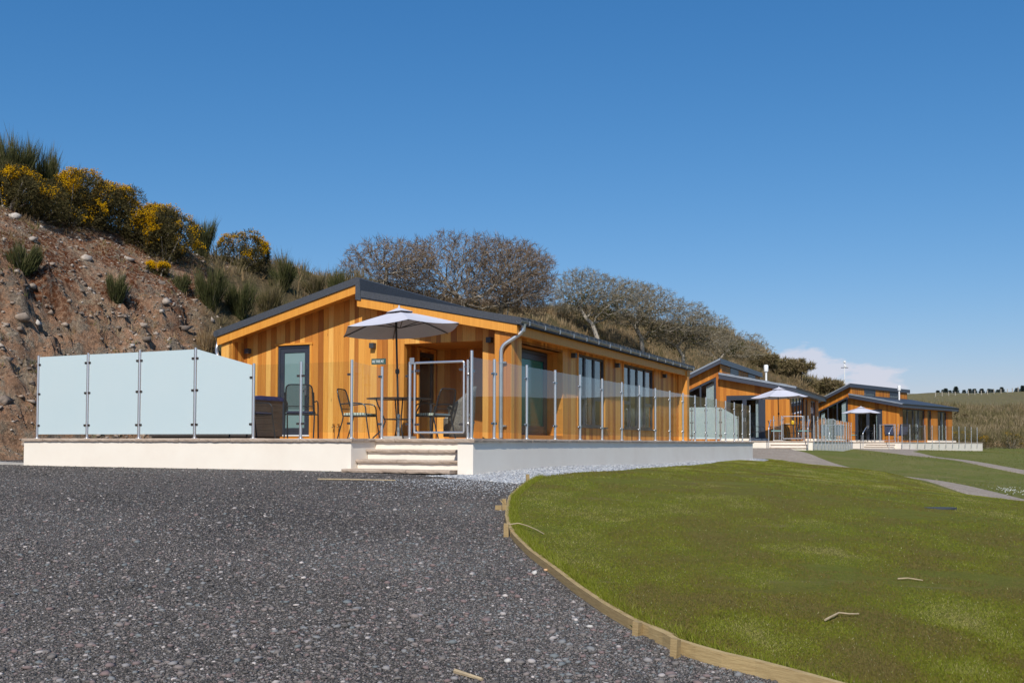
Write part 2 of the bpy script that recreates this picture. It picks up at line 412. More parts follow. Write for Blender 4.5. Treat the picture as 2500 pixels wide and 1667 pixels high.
leafmat('conifer_leaf', [(0, (.05, .075, .072)), (1, (.10, .125, .11))], .1)
leafmat('daisy', [(0, (.8, .8, .78)), (1, (.85, .85, .82))], .2)
b = NB('bark'); g = b.noise(9, 5, .7)
b.pbr(b.mix(b.attr(), b.mix(b.rng(g, .35, .65, 0, 1), (.115, .095, .075), (.27, .23, .18)), b.mix(b.rng(g, .35, .65, 0, 1), (.30, .265, .215), (.46, .41, .34))), .9, spec=.15)
leafmat('twig', [(0, (.115, .078, .052)), (.5, (.185, .130, .090)), (1, (.29, .22, .155))], .05)

# ------------------------------------------------------------------ mesh helpers
class MB:
    def __init__(s): s.v = []; s.f = []; s.r = []
    def add(s, vs, fs, rnd=.5):
        o = len(s.v); s.v += [tuple(x) for x in vs]; s.f += [tuple(i+o for i in f) for f in fs]; s.r += [rnd]*len(vs); return s
    def box(s, x0, x1, y0, y1, z0, z1, rnd=.5):
        return s.hexa([(x0,y0,z0),(x1,y0,z0),(x1,y1,z0),(x0,y1,z0),(x0,y0,z1),(x1,y0,z1),(x1,y1,z1),(x0,y1,z1)], rnd)
    def hexa(s, p, rnd=.5):
        return s.add(p, [(0,3,2,1),(4,5,6,7),(0,1,5,4),(1,2,6,5),(2,3,7,6),(3,0,4,7)], rnd)
    def prism(s, poly, axis, a, b, rnd=.5):   # poly of (p,q) extruded from a to b along axis
        def P(p, q, t): return {'x': (t, p, q), 'y': (p, t, q), 'z': (p, q, t)}[axis]
        n = len(poly)
        vs = [P(p, q, a) for p, q in poly]+[P(p, q, b) for p, q in poly]
        fs = [tuple(range(n))[::-1], tuple(range(n, 2*n))]+[(i, (i+1) % n, n+(i+1) % n, n+i) for i in range(n)]
        return s.add(vs, fs, rnd)
    def tube(s, pts, r, n=10, rnd=.5, cap=True):
        pts = [Vector(p) for p in pts]; rs = r if isinstance(r, (list, tuple)) else [r]*len(pts)
        rings = []; ref = None
        for i, p in enumerate(pts):
            t = (pts[min(i+1, len(pts)-1)]-pts[max(i-1, 0)]).normalized()
            if ref is None: ref = t.orthogonal().normalized()
            ref = (ref-t*ref.dot(t)).normalized(); b = t.cross(ref)
            rings.append([p+(ref*math.cos(2*math.pi*k/n)+b*math.sin(2*math.pi*k/n))*rs[i] for k in range(n)])
        vs = [q for ring in rings for q in ring]; fs = []
        for i in range(len(pts)-1):
            for k in range(n):
                a, b2 = i*n+k, i*n+(k+1) % n
                fs.append((a, b2, b2+n, a+n))
        if cap: fs += [tuple(range(n))[::-1], tuple(range((len(pts)-1)*n, len(pts)*n))]
        return s.add(vs, fs, rnd)
    def cyl(s, x, y, z0, z1, r, n=16, rnd=.5): return s.tube([(x, y, z0), (x, y, z1)], r, n, rnd)
    def lathe(s, prof, n=24, c=(0, 0), rnd=.5):
        vs = []; fs = []
        for (r, z) in prof:
            for k in range(n): vs.append((c[0]+r*math.cos(2*math.pi*k/n), c[1]+r*math.sin(2*math.pi*k/n), z))
        for i in range(len(prof)-1):
            for k in range(n):
                a, b2 = i*n+k, i*n+(k+1) % n; fs.append((a, b2, b2+n, a+n))
        return s.add(vs, fs, rnd)
    def mesh(s, name, mat, off=(0, 0, 0), smooth=False):
        me = bpy.data.meshes.new(name)
        me.from_pydata([(x-off[0], y-off[1], z-off[2]) for x, y, z in s.v], [], s.f)
        a = me.attributes.new('rnd', 'FLOAT', 'POINT'); a.data.foreach_set('value', s.r)
        me.materials.append(MATS[mat]); me.update()
        if smooth:
            me.polygons.foreach_set('use_smooth', [True]*len(me.polygons)); me.set_sharp_from_angle(angle=R(40))
        return me
    def build(s, name, mat, parent=None, off=(0, 0, 0), smooth=False, **k):
        return link(name, s.mesh(name, mat, off, smooth), parent, **k)
def link(name, me, parent=None, loc=None, rot=None, label=None):
    o = bpy.data.objects.new(name, me); COL.objects.link(o)
    if parent: o.parent = parent
    if loc: o.location = loc
    if rot is not None: o.rotation_euler = rot
    if label: o['label'] = label
    return o
def arc(p0, p1, p2, n=6):       # quadratic curve through a bend
    p0, p1, p2 = map(Vector, (p0, p1, p2))
    return [((1-t)**2*p0+2*t*(1-t)*p1+t*t*p2) for t in [i/n for i in range(n+1)]]
def bends(pts, r=.05, n=4):     # polyline with rounded corners
    P = [Vector(p) for p in pts]; out = [P[0]]
    for i in range(1, len(P)-1):
        a = P[i]+(P[i-1]-P[i]).normalized()*min(r, (P[i-1]-P[i]).length*.49); c = P[i]+(P[i+1]-P[i]).normalized()*min(r, (P[i+1]-P[i]).length*.49)
        out += arc(a, P[i], c, n)
    return out+[P[-1]]
def npmesh(name, V, F, mat, rnd=None, parent=None, smooth=False, extra=None):
    V = np.asarray(V, np.float32); F = np.asarray(F, np.int32); k = F.shape[1]
    me = bpy.data.meshes.new(name)
    me.vertices.add(len(V)); me.vertices.foreach_set('co', V.ravel())
    me.loops.add(F.size); me.loops.foreach_set('vertex_index', F.ravel())
    me.polygons.add(len(F)); me.polygons.foreach_set('loop_start', np.arange(0, F.size, k, dtype=np.int32))
    me.polygons.foreach_set('loop_total', np.full(len(F), k, np.int32))
    if smooth: me.polygons.foreach_set('use_smooth', np.ones(len(F), bool))
    me.update(calc_edges=True)
    d = dict(extra or {})
    if rnd is not None: d['rnd'] = rnd
    for kx, a in d.items():
        at = me.attributes.new(kx, 'FLOAT', 'POINT'); at.data.foreach_set('value', np.asarray(a, np.float32))
    me.materials.append(MATS[mat])
    return link(name, me, parent)
def grid_faces(nu, nv):         # rows nv, columns nu
    i = np.arange(nv-1)[:, None]*nu+np.arange(nu-1)[None, :]
    i = i.ravel(); return np.c_[i, i+1, i+nu+1, i+nu]
def blades(P, D, L, W, rnd, bend=0.0, seed=0):
    """triangles (bend=0) or two-piece bent blades: P base, D unit dir, L length, W width"""
    r = np.random.default_rng(seed+5); n = len(P)
    a = r.normal(size=(n, 3)); s = np.cross(D, a); s /= np.linalg.norm(s, axis=1)[:, None]+1e-9
    s = s*W[:, None]*.5
    if bend == 0:
        V = np.empty((n, 3, 3)); V[:, 0] = P-s; V[:, 1] = P+s; V[:, 2] = P+D*L[:, None]
        F = np.arange(3*n).reshape(n, 3); return V.reshape(-1, 3), F, np.repeat(rnd, 3)
    k = np.cross(D, s); k /= np.linalg.norm(k, axis=1)[:, None]+1e-9
    M = P+D*L[:, None]*.55; T = P+D*L[:, None]*.95+k*(bend*L)[:, None]
    V = np.empty((n, 5, 3)); V[:, 0] = P-s; V[:, 1] = P+s; V[:, 2] = M+s*.7; V[:, 3] = M-s*.7; V[:, 4] = T
    i = np.arange(n)*5; F = np.concatenate([np.c_[i, i+1, i+2], np.c_[i, i+2, i+3], np.c_[i+3, i+2, i+4]])
    return V.reshape(-1, 3), F, np.repeat(rnd, 5)
def unit(a): return a/(np.linalg.norm(a, axis=1)[:, None]+1e-9)
OCT = unit(np.array([(1,0,0),(-1,0,0),(0,1,0),(0,-1,0),(0,0,1),(0,0,-1)], float))
OCTF = np.array([(0,2,4),(2,1,4),(1,3,4),(3,0,4),(2,0,5),(1,2,5),(3,1,5),(0,3,5)])
_t = (1+5**.5)/2
ICO = unit(np.array([(-1,_t,0),(1,_t,0),(-1,-_t,0),(1,-_t,0),(0,-1,_t),(0,1,_t),(0,-1,-_t),(0,1,-_t),(_t,0,-1),(_t,0,1),(-_t,0,-1),(-_t,0,1)], float))
ICOF = np.array([(0,11,5),(0,5,1),(0,1,7),(0,7,10),(0,10,11),(1,5,9),(5,11,4),(11,10,2),(10,7,6),(7,1,8),(3,9,4),(3,4,2),(3,2,6),(3,6,8),(3,8,9),(4,9,5),(2,4,11),(6,2,10),(8,6,7),(9,8,1)])
def stones(P, S, rnd, base=OCT, bf=OCTF, flat=.55, jit=.25, seed=0):
    r = np.random.default_rng(seed); n = len(P); m = len(base)
    B = base[None]*(1+r.uniform(-jit, jit, (n, m, 1)))
    a = r.uniform(0, 2*np.pi, n); sc = r.uniform(.65, 1.35, (n, 1, 3)); B = B*sc
    q = r.normal(size=(n, 4)); q /= np.linalg.norm(q, axis=1)[:, None]; w, x, y, z = q.T
    RM = np.stack([1-2*(y*y+z*z), 2*(x*y-z*w), 2*(x*z+y*w), 2*(x*y+z*w), 1-2*(x*x+z*z), 2*(y*z-x*w), 2*(x*z-y*w), 2*(y*z+x*w), 1-2*(x*x+y*y)], 1).reshape(n, 3, 3)
    B = np.einsum('nij,nmj->nmi', RM, B); B[:, :, 2] *= flat
    V = P[:, None, :]+B*S[:, None, None]
    F = (bf[None]+(np.arange(n)*m)[:, None, None]).reshape(-1, 3)
    return V.reshape(-1, 3), F, np.repeat(rnd, m)

class Frame:                    # local u to the right along a cabin's front, v back along its side
    def __init__(s, x, y, deg, z):
        a = R(deg); s.x, s.y, s.a, s.z = x, y, a, z
        s.p = (math.cos(a), -math.sin(a)); s.s = (math.sin(a), math.cos(a))
    def W(s, u, v, z=0): return (s.x+u*s.p[0]+v*s.s[0], s.y+u*s.p[1]+v*s.s[1], s.z+z)
def tag(o, label=None, cat=None, group=None, kind=None):
    if label: o['label'] = label
    if cat: o['category'] = cat
    if group: o['group'] = group
    if kind: o['kind'] = kind
    return o
def thing(name, label, cat, fr=None, u=0, v=0, z=0, rot=0, group=None, loc=None):
    o = bpy.data.objects.new(name, None); o.empty_display_size = .1; COL.objects.link(o)
    o.location = loc if loc is not None else fr.W(u, v, z)
    o.rotation_euler = (0, 0, (-fr.a if fr else 0)+rot)
    return tag(o, label, cat, group)
def struct(o, label=None): o['kind'] = 'structure'; return tag(o, label)
def copy_tree(o, parent=None):
    c = o.copy(); COL.objects.link(c); c.parent = parent
    for ch in list(o.children): copy_tree(ch, c)
    return c

F1 = Frame(-.608, 14.93, 24.45, EYE+.06)
F2 = Frame(13.05, 43.4, 24.45, EYE+.11)
F3 = Frame(23.9, 61.3, 42.0, EYE+.10)

# ------------------------------------------------------------------ building helpers
def planks(mb, axis, a0, a1, outer, ins, zb, ztop, openings=(), w=.135, th=.12, gap=.007, seed=1, lo=.0, hi=1.0):
    rr = random.Random(seed)
    zt = ztop if callable(ztop) else (lambda q: ztop)
    cuts = sorted({a0, a1, *[o[0] for o in openings if a0 < o[0] < a1], *[o[1] for o in openings if a0 < o[1] < a1]})
    for c0, c1 in zip(cuts[:-1], cuts[1:]):
        q = c0
        while q < c1-1e-4:
            ww = w*rr.choice((.75, 1, 1, 1.25)); e = q+ww
            if c1-e < w*.5: e = c1
            col = rr.uniform(lo, hi); mid = (q+e)/2
            iv = [(zb, zb, zt(q), zt(e))]
            for o in openings:
                if o[0]-1e-4 <= mid <= o[1]+1e-4:
                    t0 = o[3](q) if callable(o[3]) else o[3]; t1 = o[3](e) if callable(o[3]) else o[3]
                    new = []
                    for (b0, b1, u0, u1) in iv:
                        if o[2] > b0+.01: new.append((b0, b1, o[2], o[2]))
                        if min(u0-t0, u1-t1) > .005: new.append((t0, t1, u0, u1))
                    iv = new
            for (b0, b1, u0, u1) in iv:
                for (s0, s1, y0, y1) in ((q, e, outer+ins*.009, outer+ins*th), (q+gap/2, e-gap/2, outer, outer+ins*.0085)):
                    if axis == 'u':
                        P = [(s0,y0,b0),(s1,y0,b1),(s1,y1,b1),(s0,y1,b0),(s0,y0,u0),(s1,y0,u1),(s1,y1,u1),(s0,y1,u0)]
                        if y1 < y0: P = [P[i] for i in (3,2,1,0,7,6,5,4)]
                    else:
                        P = [(y0,s0,b0),(y1,s0,b0),(y1,s1,b1),(y0,s1,b1),(y0,s0,u0),(y1,s0,u0),(y1,s1,u1),(y0,s1,u1)]
                        if y1 < y0: P = [P[i] for i in (1,0,3,2,5,4,7,6)]
                    mb.hexa(P, col)
            q = e
    return mb
def ragged(mb, p0, p1, inward, width, z1, th=.05, slab=.62, over=.0, seed=3):
    """riven stone slabs along an edge p0->p1; inward = unit vector pointing inside"""
    rr = random.Random(seed); d = Vector((p1[0]-p0[0], p1[1]-p0[1])); L = d.length; d.normalize(); iw = Vector(inward)
    q = 0
    while q < L-1e-3:
        e = q+slab*rr.uniform(.75, 1.35)
        if L-e < .25: e = L
        n = max(2, int((e-q)/.055)); dz = rr.uniform(-.003, .003); c = rr.random()
        rows = []
        for i in range(n+1):
            t = q+.003+(e-q-.006)*i/n
            base = Vector(p0[:2])+d*t
            j1, j2, j3 = rr.uniform(0, .007), rr.uniform(-.005, .004), rr.uniform(.002, .009)
            jb = rr.uniform(-.006, .003)
            rows.append([(*(base+iw*width), z1+dz), (*(base+iw*(.006+j1)), z1+dz), (*(base-iw*(over-j2)), z1-th*.45), (*(base+iw*j3), z1-th+jb), (*(base+iw*width), z1-th)])
        vs = [v for r in rows for v in r]; fs = []
        for i in range(n):
            for k in range(5):
                a, b2 = i*5+k, i*5+(k+1) % 5; fs.append((a, a+5, b2+5, b2))
        fs += [(0,1,2,3,4), tuple(range(n*5, n*5+5))[::-1]]
        mb.add(vs, fs, c)
        q = e
    return mb
def frame_bars(mb, axis, a0, a1, z0, z1, y0, y1, t=.06, muls=(), tm=.045, trans=()):
    def bx(a, b, c, d):
        (mb.box(a, b, y0, y1, c, d) if axis == 'u' else mb.box(y0, y1, a, b, c, d))
    bx(a0, a0+t, z0, z1); bx(a1-t, a1, z0, z1); bx(a0+t, a1-t, z1-t, z1); bx(a0+t, a1-t, z0, z0+t)
    for m in muls: bx(m-tm/2, m+tm/2, z0+t, z1-t)
    for (a, b, z) in trans: bx(a, b, z-tm/2, z+tm/2)
    return mb
def window(par, off, axis, a0, a1, z0, z1, face, ins, muls=(), trans=(), pane='window_glass', name='window', depth=.07, t=.055, tm=.06, curtains=(), label=None, cdist=.16):
    y0, y1 = sorted((face+ins*.045, face+ins*(.045+depth)))
    f = frame_bars(MB(), axis, a0, a1, z0, z1, y0, y1, t, muls, tm, trans).build(name, 'frame_dark', par, off, label=label)
    yc = (y0+y1)/2; g = MB()
    if axis == 'u': g.box(a0+t*.8, a1-t*.8, yc-.006, yc+.006, z0+t*.8, z1-t*.8)
    else: g.box(yc-.006, yc+.006, a0+t*.8, a1-t*.8, z0+t*.8, z1-t*.8)
    g.build('pane', pane, f, off)
    for (c0, c1) in curtains:
        m = MB(); n = max(6, int(abs(c1-c0)/.035)); pts = []
        for i in range(n+1):
            q = c0+(c1-c0)*i/n; w = face+ins*(cdist+.10)+.022*(1 if i % 2 else -1); pts.append((q, w))
        for (q, w), (q2, w2) in zip(pts[:-1], pts[1:]):
            A, B = ((q, w), (q2, w2)) if axis == 'u' else ((w, q), (w2, q2))
            m.add([(*A, z0+.02), (*B, z0+.02), (*B, z1-.05), (*A, z1-.05)], [(0, 1, 2, 3)])
        m.build('curtain', 'curtain', par, off)
    return f
def lamp_part(par, off, u, v, z):
    return MB().box(u-.055, u+.055, v-.055, v+.055, z-.055, z+.055).build('wall_light', 'light_box', par, off)

POSTS = {}
def post_mesh(h, side):
    if (h, side) not in POSTS:
        m = MB().cyl(0, 0, (.004 if not side else -.36), h, .024, 14)
        m.lathe([(0, h+.004), (.020, h+.003), (.024, h-.002)], 14)
        if side: m.box(-.11, 0, -.012, .012, -.20, -.16); m.box(-.11, 0, -.012, .012, -.34, -.30)
        else: m.lathe([(.055, 0), (.055, .006), (.035, .014), (.0245, .016)], 18)
        POSTS[(h, side)] = m.mesh('post', 'steel', smooth=True)
    return POSTS[(h, side)]
def clamp_mesh(two):
    k = ('c', two)
    if k not in POSTS:
        m = MB(); x0 = -.072 if two else -.01
        prof = [(.072, -.018), (.080, 0), (.072, .018), (x0, .018), (x0-.008, 0), (x0, -.018)]
        m.prism(prof, 'y', -.016, .016)
        POSTS[k] = m.mesh('clamp', 'clamp_metal')
    return POSTS[k]
def rail(par, base, pts, hs, clampz=(.24, 1.02), glassz=(.10, None), mat='rail_glass', side=False, skip_first=False, skip_last=False, gdir=None, slope=None):
    """posts at local (u,v); hs = heights; glass in every bay"""
    u0, v0 = base; n = len(pts)
    for i, (u, v) in enumerate(pts):
        if (i == 0 and skip_first) or (i == n-1 and skip_last): continue
        a = pts[min(i+1, n-1)]; c = pts[max(i-1, 0)]
        ang = math.atan2(a[1]-c[1], a[0]-c[0])
        p = link('post', post_mesh(hs[i], side), par, (u-u0, v-v0, 0), (0, 0, ang))
        end = i in (0, n-1)
        for z in (clampz if hs[i] < 1.5 else (.24, .83, 1.38)):
            cc = link('clamp', clamp_mesh(not end), p, (0, 0, z))
            if i == n-1: cc.rotation_euler = (0, 0, math.pi)
    for i in range(n-1):
        A, B = Vector((*pts[i], 0)), Vector((*pts[i+1], 0)); d = (B-A); L = d.length; g = .036
        t0 = (glassz[1] or hs[i]-.025); t1 = (glassz[1] or hs[i+1]-.025)
        m = MB().hexa([(g,-.005,glassz[0]),(L-g,-.005,glassz[0]),(L-g,.005,glassz[0]),(g,.005,glassz[0]),(g,-.005,t0),(L-g,-.005,t1),(L-g,.005,t1),(g,.005,t0)])
        o = m.build('glass_panel', mat, par); o.location = (A.x-u0, A.y-v0, 0); o.rotation_euler = (0, 0, math.atan2(d.y, d.x))
def gate(par, base, ua, ub, v, z0, z1):
    u0, v0 = base
    m = MB(); r = .0185
    m.tube(bends([(ua, v, z0), (ua, v, z1), (ub, v, z1), (ub, v, z0), (ua, v, z0)], .03), r, 10)
    g = m.build('gate', 'steel', par, (u0, v0, 0), smooth=True)
    MB().box(ua+.05, ub-.05, v-.005, v+.005, z0+.05, z1-.05).build('glass_panel', 'rail_glass', g, (u0, v0, 0))
    for z in (z0+.13, z1-.13):
        for a, s in ((ua, 1), (ub, -1)):
            MB().prism([(a+s*.005, z-.018), (a+s*.075, z-.018), (a+s*.083, z), (a+s*.075, z+.018), (a+s*.005, z+.018)][::(1 if s > 0 else -1)], 'y', v-.016, v+.016).build('clamp', 'clamp_metal', g, (u0, v0, 0))
    MB().box(ub-.01, ub+.09, v-.012, v+.012, z1-.10, z1-.07).box(ua-.055, ua+.01, v-.012, v+.012, z1-.16, z1-.12).build('latch', 'clamp_metal', g, (u0, v0, 0))
    return g

def garden_parasol(fr, u, v, label, Rr, top, hem, tilt, rot, tiltdir=0, pole_tilt=0, base=True):
    t = thing('parasol', label, 'parasol', fr, u, v, 0, group='grey parasols on the terraces')
    n = 6
    can = []; M = Matrix.Translation((0, 0, top)) @ Matrix.Rotation(tiltdir, 4, 'Z') @ Matrix.Rotation(tilt, 4, 'Y') @ Matrix.Rotation(-tiltdir, 4, 'Z')
    def rib(k, s):
        a = rot+2*math.pi*k/n; z = -(top-hem)*(s**1.15)
        return Vector((math.cos(a)*Rr*s, math.sin(a)*Rr*s, z))
    S = 8; m = MB(); rows = 6
    for k in range(n):
        grid = []
        for j in range(S+1):
            s = .06+.94*j/S; A = rib(k, s); B = rib(k+1, s); row = []
            for q in range(rows+1):
                w = q/rows; p = A.lerp(B, w); sag = 4*w*(1-w)
                p.z -= .035*sag*s; row.append(M @ p)
            grid.append(row)
        vs = [p for r in grid for p in r]; fs = grid_faces(rows+1, S+1).tolist(); m.add(vs, fs)
    m.build('canopy', 'parasol_cloth', t, smooth=True)
    m = MB(); vs = [M @ Vector((0, 0, .075))]
    for k in range(n): vs.append(M @ (rib(k, .24)+Vector((0, 0, .035))))
    m.add(vs, [(0, 1+k, 1+(k+1) % n) for k in range(n)]); m.lathe([(0, top+.12), (.018, top+.10), (.018, top+.05)], 10)
    m.build('vent_cap', 'parasol_cloth', t)
    for k in range(n):
        MB().tube([M @ (rib(k, s)-Vector((0, 0, .022))) for s in (.03, .3, .6, .99)], .009, 6).tube([M @ (rib(k, .5)-Vector((0, 0, .03))), M @ Vector((0, 0, -(top-hem)*.62-.10))], .008, 6).build('rib', 'black_metal', t)
    m = MB().tube([(pole_tilt, 0, top+.04), (0, 0, .35)], .019, 12); hz = 1.25
    m.lathe([(.019, hz-.05), (.036, hz-.04), (.040, hz), (.034, hz+.04), (.019, hz+.05)], 12, (pole_tilt*.4, 0))
    m.build('pole', 'black_metal', t, smooth=True)
    MB().cyl(0, 0, .05, .42, .028, 12).lathe([(.028, .40), (.036, .40), (.036, .46), (.02, .46)], 12).build('pole_sleeve', 'galv', t, smooth=True)
    MB().box(-.24, .24, -.24, .24, .002, .055).build('base_slab', 'concrete', t)
    return t
def metal_table(fr, u, v, label, r=.56, h=.745, group='round metal garden tables'):
    t = thing('garden_table', label, 'table', fr, u, v, 0, rot=.3, group=group)
    MB().lathe([(.03, h-.012), (r-.01, h-.012), (r, h-.006), (r, h), (r-.006, h+.004), (.03, h+.004), (.03, h-.012)], 40).build('tabletop', 'dark_metal', t)
    for k in range(4):
        a = k*math.pi/2+.4; c, s = math.cos(a), math.sin(a)
        pts = [(c*q, s*q, z) for q, z in ((r*.70, h-.012), (r*.66, h-.10), (r*.50, h-.30), (r*.42, h-.42), (r*.50, h-.56), (r*.80, .015))]
        sm = []
        for i in range(len(pts)-1):
            sm += arc(pts[i], (Vector(pts[i])+Vector(pts[i+1]))/2, pts[i+1], 2)[:-1]
        MB().tube(sm+[Vector(pts[-1])], .013, 8).build('leg', 'dark_metal', t, smooth=True)
    MB().tube([(math.cos(a)*r*.44, math.sin(a)*r*.44, h-.38) for a in [i*math.pi/10 for i in range(21)]], .010, 6).tube([(math.cos(a)*.03, math.sin(a)*.03, h-.38) for a in [i*math.pi/4 for i in range(9)]], .007, 6).build('ring_brace', 'dark_metal', t, smooth=True)
    return t
def metal_chair(fr, u, v, rot, label, cushion='cushion_stripe', metal='dark_metal', w=.54, group='metal garden armchairs'):
    t = thing('garden_chair', label, 'chair', fr, u, v, 0, rot=rot, group=group)
    hw = w/2; r = .0125
    for s in (-1, 1):
        y = s*hw
        # front leg flows into the armrest, back leg runs up the back
        pts = bends([(.30, y, .012), (.235, y, .40), (.22, y, .645), (-.02, y, .665), (-.27, y, .64)], .10, 5)
        MB().tube(pts, r, 8).build('front_leg_and_armrest', metal, t, smooth=True)
        pts = bends([(-.33, y*.92, .012), (-.215, y*.93, .40), (-.24, y*.93, .48), (-.33, y*.90, .80)], .08, 5)
        MB().tube(pts, r, 8).build('back_leg', metal, t, smooth=True)
    a = [(-.235, -hw*.88, .46), (-.365, -hw*.82, .93), (-.365, hw*.82, .93), (-.235, hw*.88, .46)]
    bk = MB().tube(bends(a, .09, 6)+[Vector(a[-1])], r, 8).tube([(-.262, -hw*.86, .56), (-.262, hw*.86, .56)], .008, 6).build('back_frame', metal, t, smooth=True)
    MB().add([(-.245, -hw*.84, .50), (-.362, -hw*.80, .915), (-.362, hw*.80, .915), (-.245, hw*.84, .50)], [(0, 1, 2, 3)]).build('back_mesh', 'sling', bk)
    st = MB().tube(bends([(-.22, -hw*.9, .425), (.24, -hw*.95, .43), (.24, hw*.95, .43), (-.22, hw*.9, .425), (-.22, -hw*.9, .425)], .05), r, 8)
    st.tube([(.262, -hw, .30), (.262, hw, .30)], .008, 6) if False else None
    st.box(-.21, .23, -hw*.88, hw*.88, .424, .430).build('seat', metal, t, smooth=True)
    if cushion:
        prof = [(-.21, .440), (-.22, .455), (-.21, .478), (-.05, .486), (.12, .484), (.235, .474), (.25, .458), (.235, .438)]
        MB().prism(prof, 'y', -hw*.84, hw*.84).build('cushion', cushion, t)
    return t

# ------------------------------------------------------------------ first (nearest) cabin
def roof_ribs(mb, prof_a, prof_b, v0, v1, step=.30, r=.018):
    v = v0
    while v <= v1:
        mb.tube([(prof_a[0], v, prof_a[1]+r*.4), (prof_b[0], v, prof_b[1]+r*.4)], r, 6); v += step
    return mb
def first_cabin():
    fr = F1; bu, bv = -5.0, 4.85; off = (bu, bv, 0)
    t = thing('timber_cabin', 'nearest and largest orange cedar cabin with dark roof, corner porch and long side wall', 'cabin', fr, bu, bv, 0, group='timber holiday cabins along the bank')
    RZ, RU = 3.42, -4.95                     # ridge
    zl = lambda u: 2.40+(u+8.95)*.255
    zr = lambda u: 3.12-(u+4.95)*.197
    top = lambda u: (zl(u) if u < RU else zr(u))-.24
    V0, V1, VB = 4.85, 17.45, 17.6
    # front wall with the utility door and the porch opening
    m = planks(MB(), 'u', -8.61, -1.5, V0, 1, 0, top, [(-7.38, -6.41, .0, 2.14), (-4.05, -2.2, 0, 2.02)], seed=4)
    m.build('front_wall', 'cedar', t, off)
    # corner piers under the verge
    planks(planks(MB(), 'u', -8.61, -8.30, 4.45, 1, 0, lambda u: top(u)+.0, seed=5, th=.4), 'v', 4.45, 4.86, -8.29, -1, 0, 2.2, seed=6, th=.1, w=.11).build('corner_pier', 'cedar', t, off)
    planks(planks(MB(), 'u', -1.74, -1.39, 4.45, 1, 0, lambda u: 2.13, seed=8, w=.12), 'v', 4.46, 4.97, -1.38, -1, 0, 2.13, seed=9, w=.12, th=.36).build('corner_pier', 'cedar', t, off)
    # side wall, recess for the glazed door, far wing pier
    W1, W2 = (8.52, 10.45, .33, 2.03), (11.93, 14.77, .33, 2.05)
    planks(MB(), 'v', 4.97, V1, -1.5, -1, 0, 2.42, [(4.97, 7.53, 0, 1.97), W1, W2], seed=12, w=.125).build('side_wall', 'cedar', t, off)
    planks(MB(), 'u', -2.0, -1.18, 17.35, 1, 0, 2.2, seed=13, th=.25).build('wing_wall', 'cedar', t, off)
    rw = MB(); planks(rw, 'u', -1.99, -1.505, 7.53, 1, 0, 1.97, seed=14, th=.08)
    planks(rw, 'v', 4.97, 5.55, -1.86, -1, 0, 1.97, seed=15, th=.05); rw.box(-1.99, -1.5, 4.97, 7.53, 1.97, 2.03, .2)
    rw.build('porch_lining', 'cedar', t, off)
    # porch behind the front opening
    pw = MB()
    planks(pw, 'v', 4.97, 6.39, -4.10, -1, 0, 2.03, [(5.55, 6.25, 0, 1.92)], seed=16, th=.08)
    planks(pw, 'u', -4.1, -2.2, 6.39, 1, 0, 2.03, [(-2.95, -2.32, .14, 1.92)], seed=17, th=.08, w=.15)
    planks(pw, 'v', 4.97, 6.39, -2.19, 1, 0, 2.03, seed=18, th=.08)
    pw.box(-4.12, -2.18, 4.975, 6.4, 2.03, 2.06, .3)
    pw.box(-4.12, -4.07, 5.50, 5.55, 0, 1.96, .6).box(-4.12, -4.07, 6.25, 6.30, 0, 1.96, .6).box(-4.12, -4.07, 5.50, 6.30, 1.961, 2.01, .6)
    pw.build('porch_lining', 'cedar', t, off)
    d = frame_bars(MB(), 'v', 5.55, 6.25, .02, 1.92, -4.17, -4.11, .09).build('porch_door', 'frame_dark', t, off)
    MB().box(-4.15, -4.13, 5.62, 6.18, .1, 1.84).build('pane', 'window_glass', d, off)
    window(t, off, 'u', -2.95, -2.32, .14, 1.92, 6.39, 1, t=.05, name='porch_window')
    # utility door
    MB().box(-7.385, -7.33, 4.835, 4.90, 0, 2.12, .5).box(-6.46, -6.405, 4.835, 4.90, 0, 2.12, .6).box(-7.41, -6.38, 4.822, 4.90, 2.105, 2.15, .4).box(-7.33, -6.46, 4.845, 4.90, 0, .075, .2).build('door_trim', 'fascia_wood', t, off)
    d = frame_bars(MB(), 'u', -7.33, -6.46, .10, 2.10, 4.86, 4.93, .055); frame_bars(d, 'u', -7.274, -6.516, .157, 2.044, 4.875, 4.925, .10)
    d = d.build('utility_door', 'frame_dark', t, off)
    MB().box(-7.18, -6.61, 4.895, 4.905, .25, 1.95).build('pane', 'frosted_door', d, off)
    MB().box(-6.60, -6.555, 4.848, 4.875, .98, 1.20).box(-6.66, -6.56, 4.828, 4.845, 1.12, 1.14).build('handle', 'steel', d, off)
    MB().box(-7.34, -6.45, 4.82, 4.88, .075, .10).build('threshold', 'white_trim', t, off)
    # side glazed door in its recess
    d = frame_bars(MB(), 'v', 5.55, 7.50, .10, 1.95, -1.93, -1.87, .07); frame_bars(d, 'v', 5.74, 7.42, .18, 1.87, -1.935, -1.865, .12)
    d = d.build('side_door', 'frame_dark', t, off)
    MB().box(-1.91, -1.895, 5.84, 7.32, .28, 1.77).build('pane', 'teal_glass', d, off)
    MB().box(-1.865, -1.845, 5.62, 5.66, .93, 1.17).box(-1.84, -1.825, 5.63, 5.76, 1.08, 1.10).build('handle', 'steel', d, off)
    MB().box(-1.99, -1.5, 4.98, 7.52, .0, .10, .3).build('door_step', 'cedar', t, off)
    # side windows
    window(t, off, 'v', *W1, -1.5, -1, muls=(9.10, 9.76), trans=((8.57, 9.07, 1.02), (9.79, 10.4, 1.02)), curtains=((8.57, 8.72), (9.95, 10.40)), tm=.09)
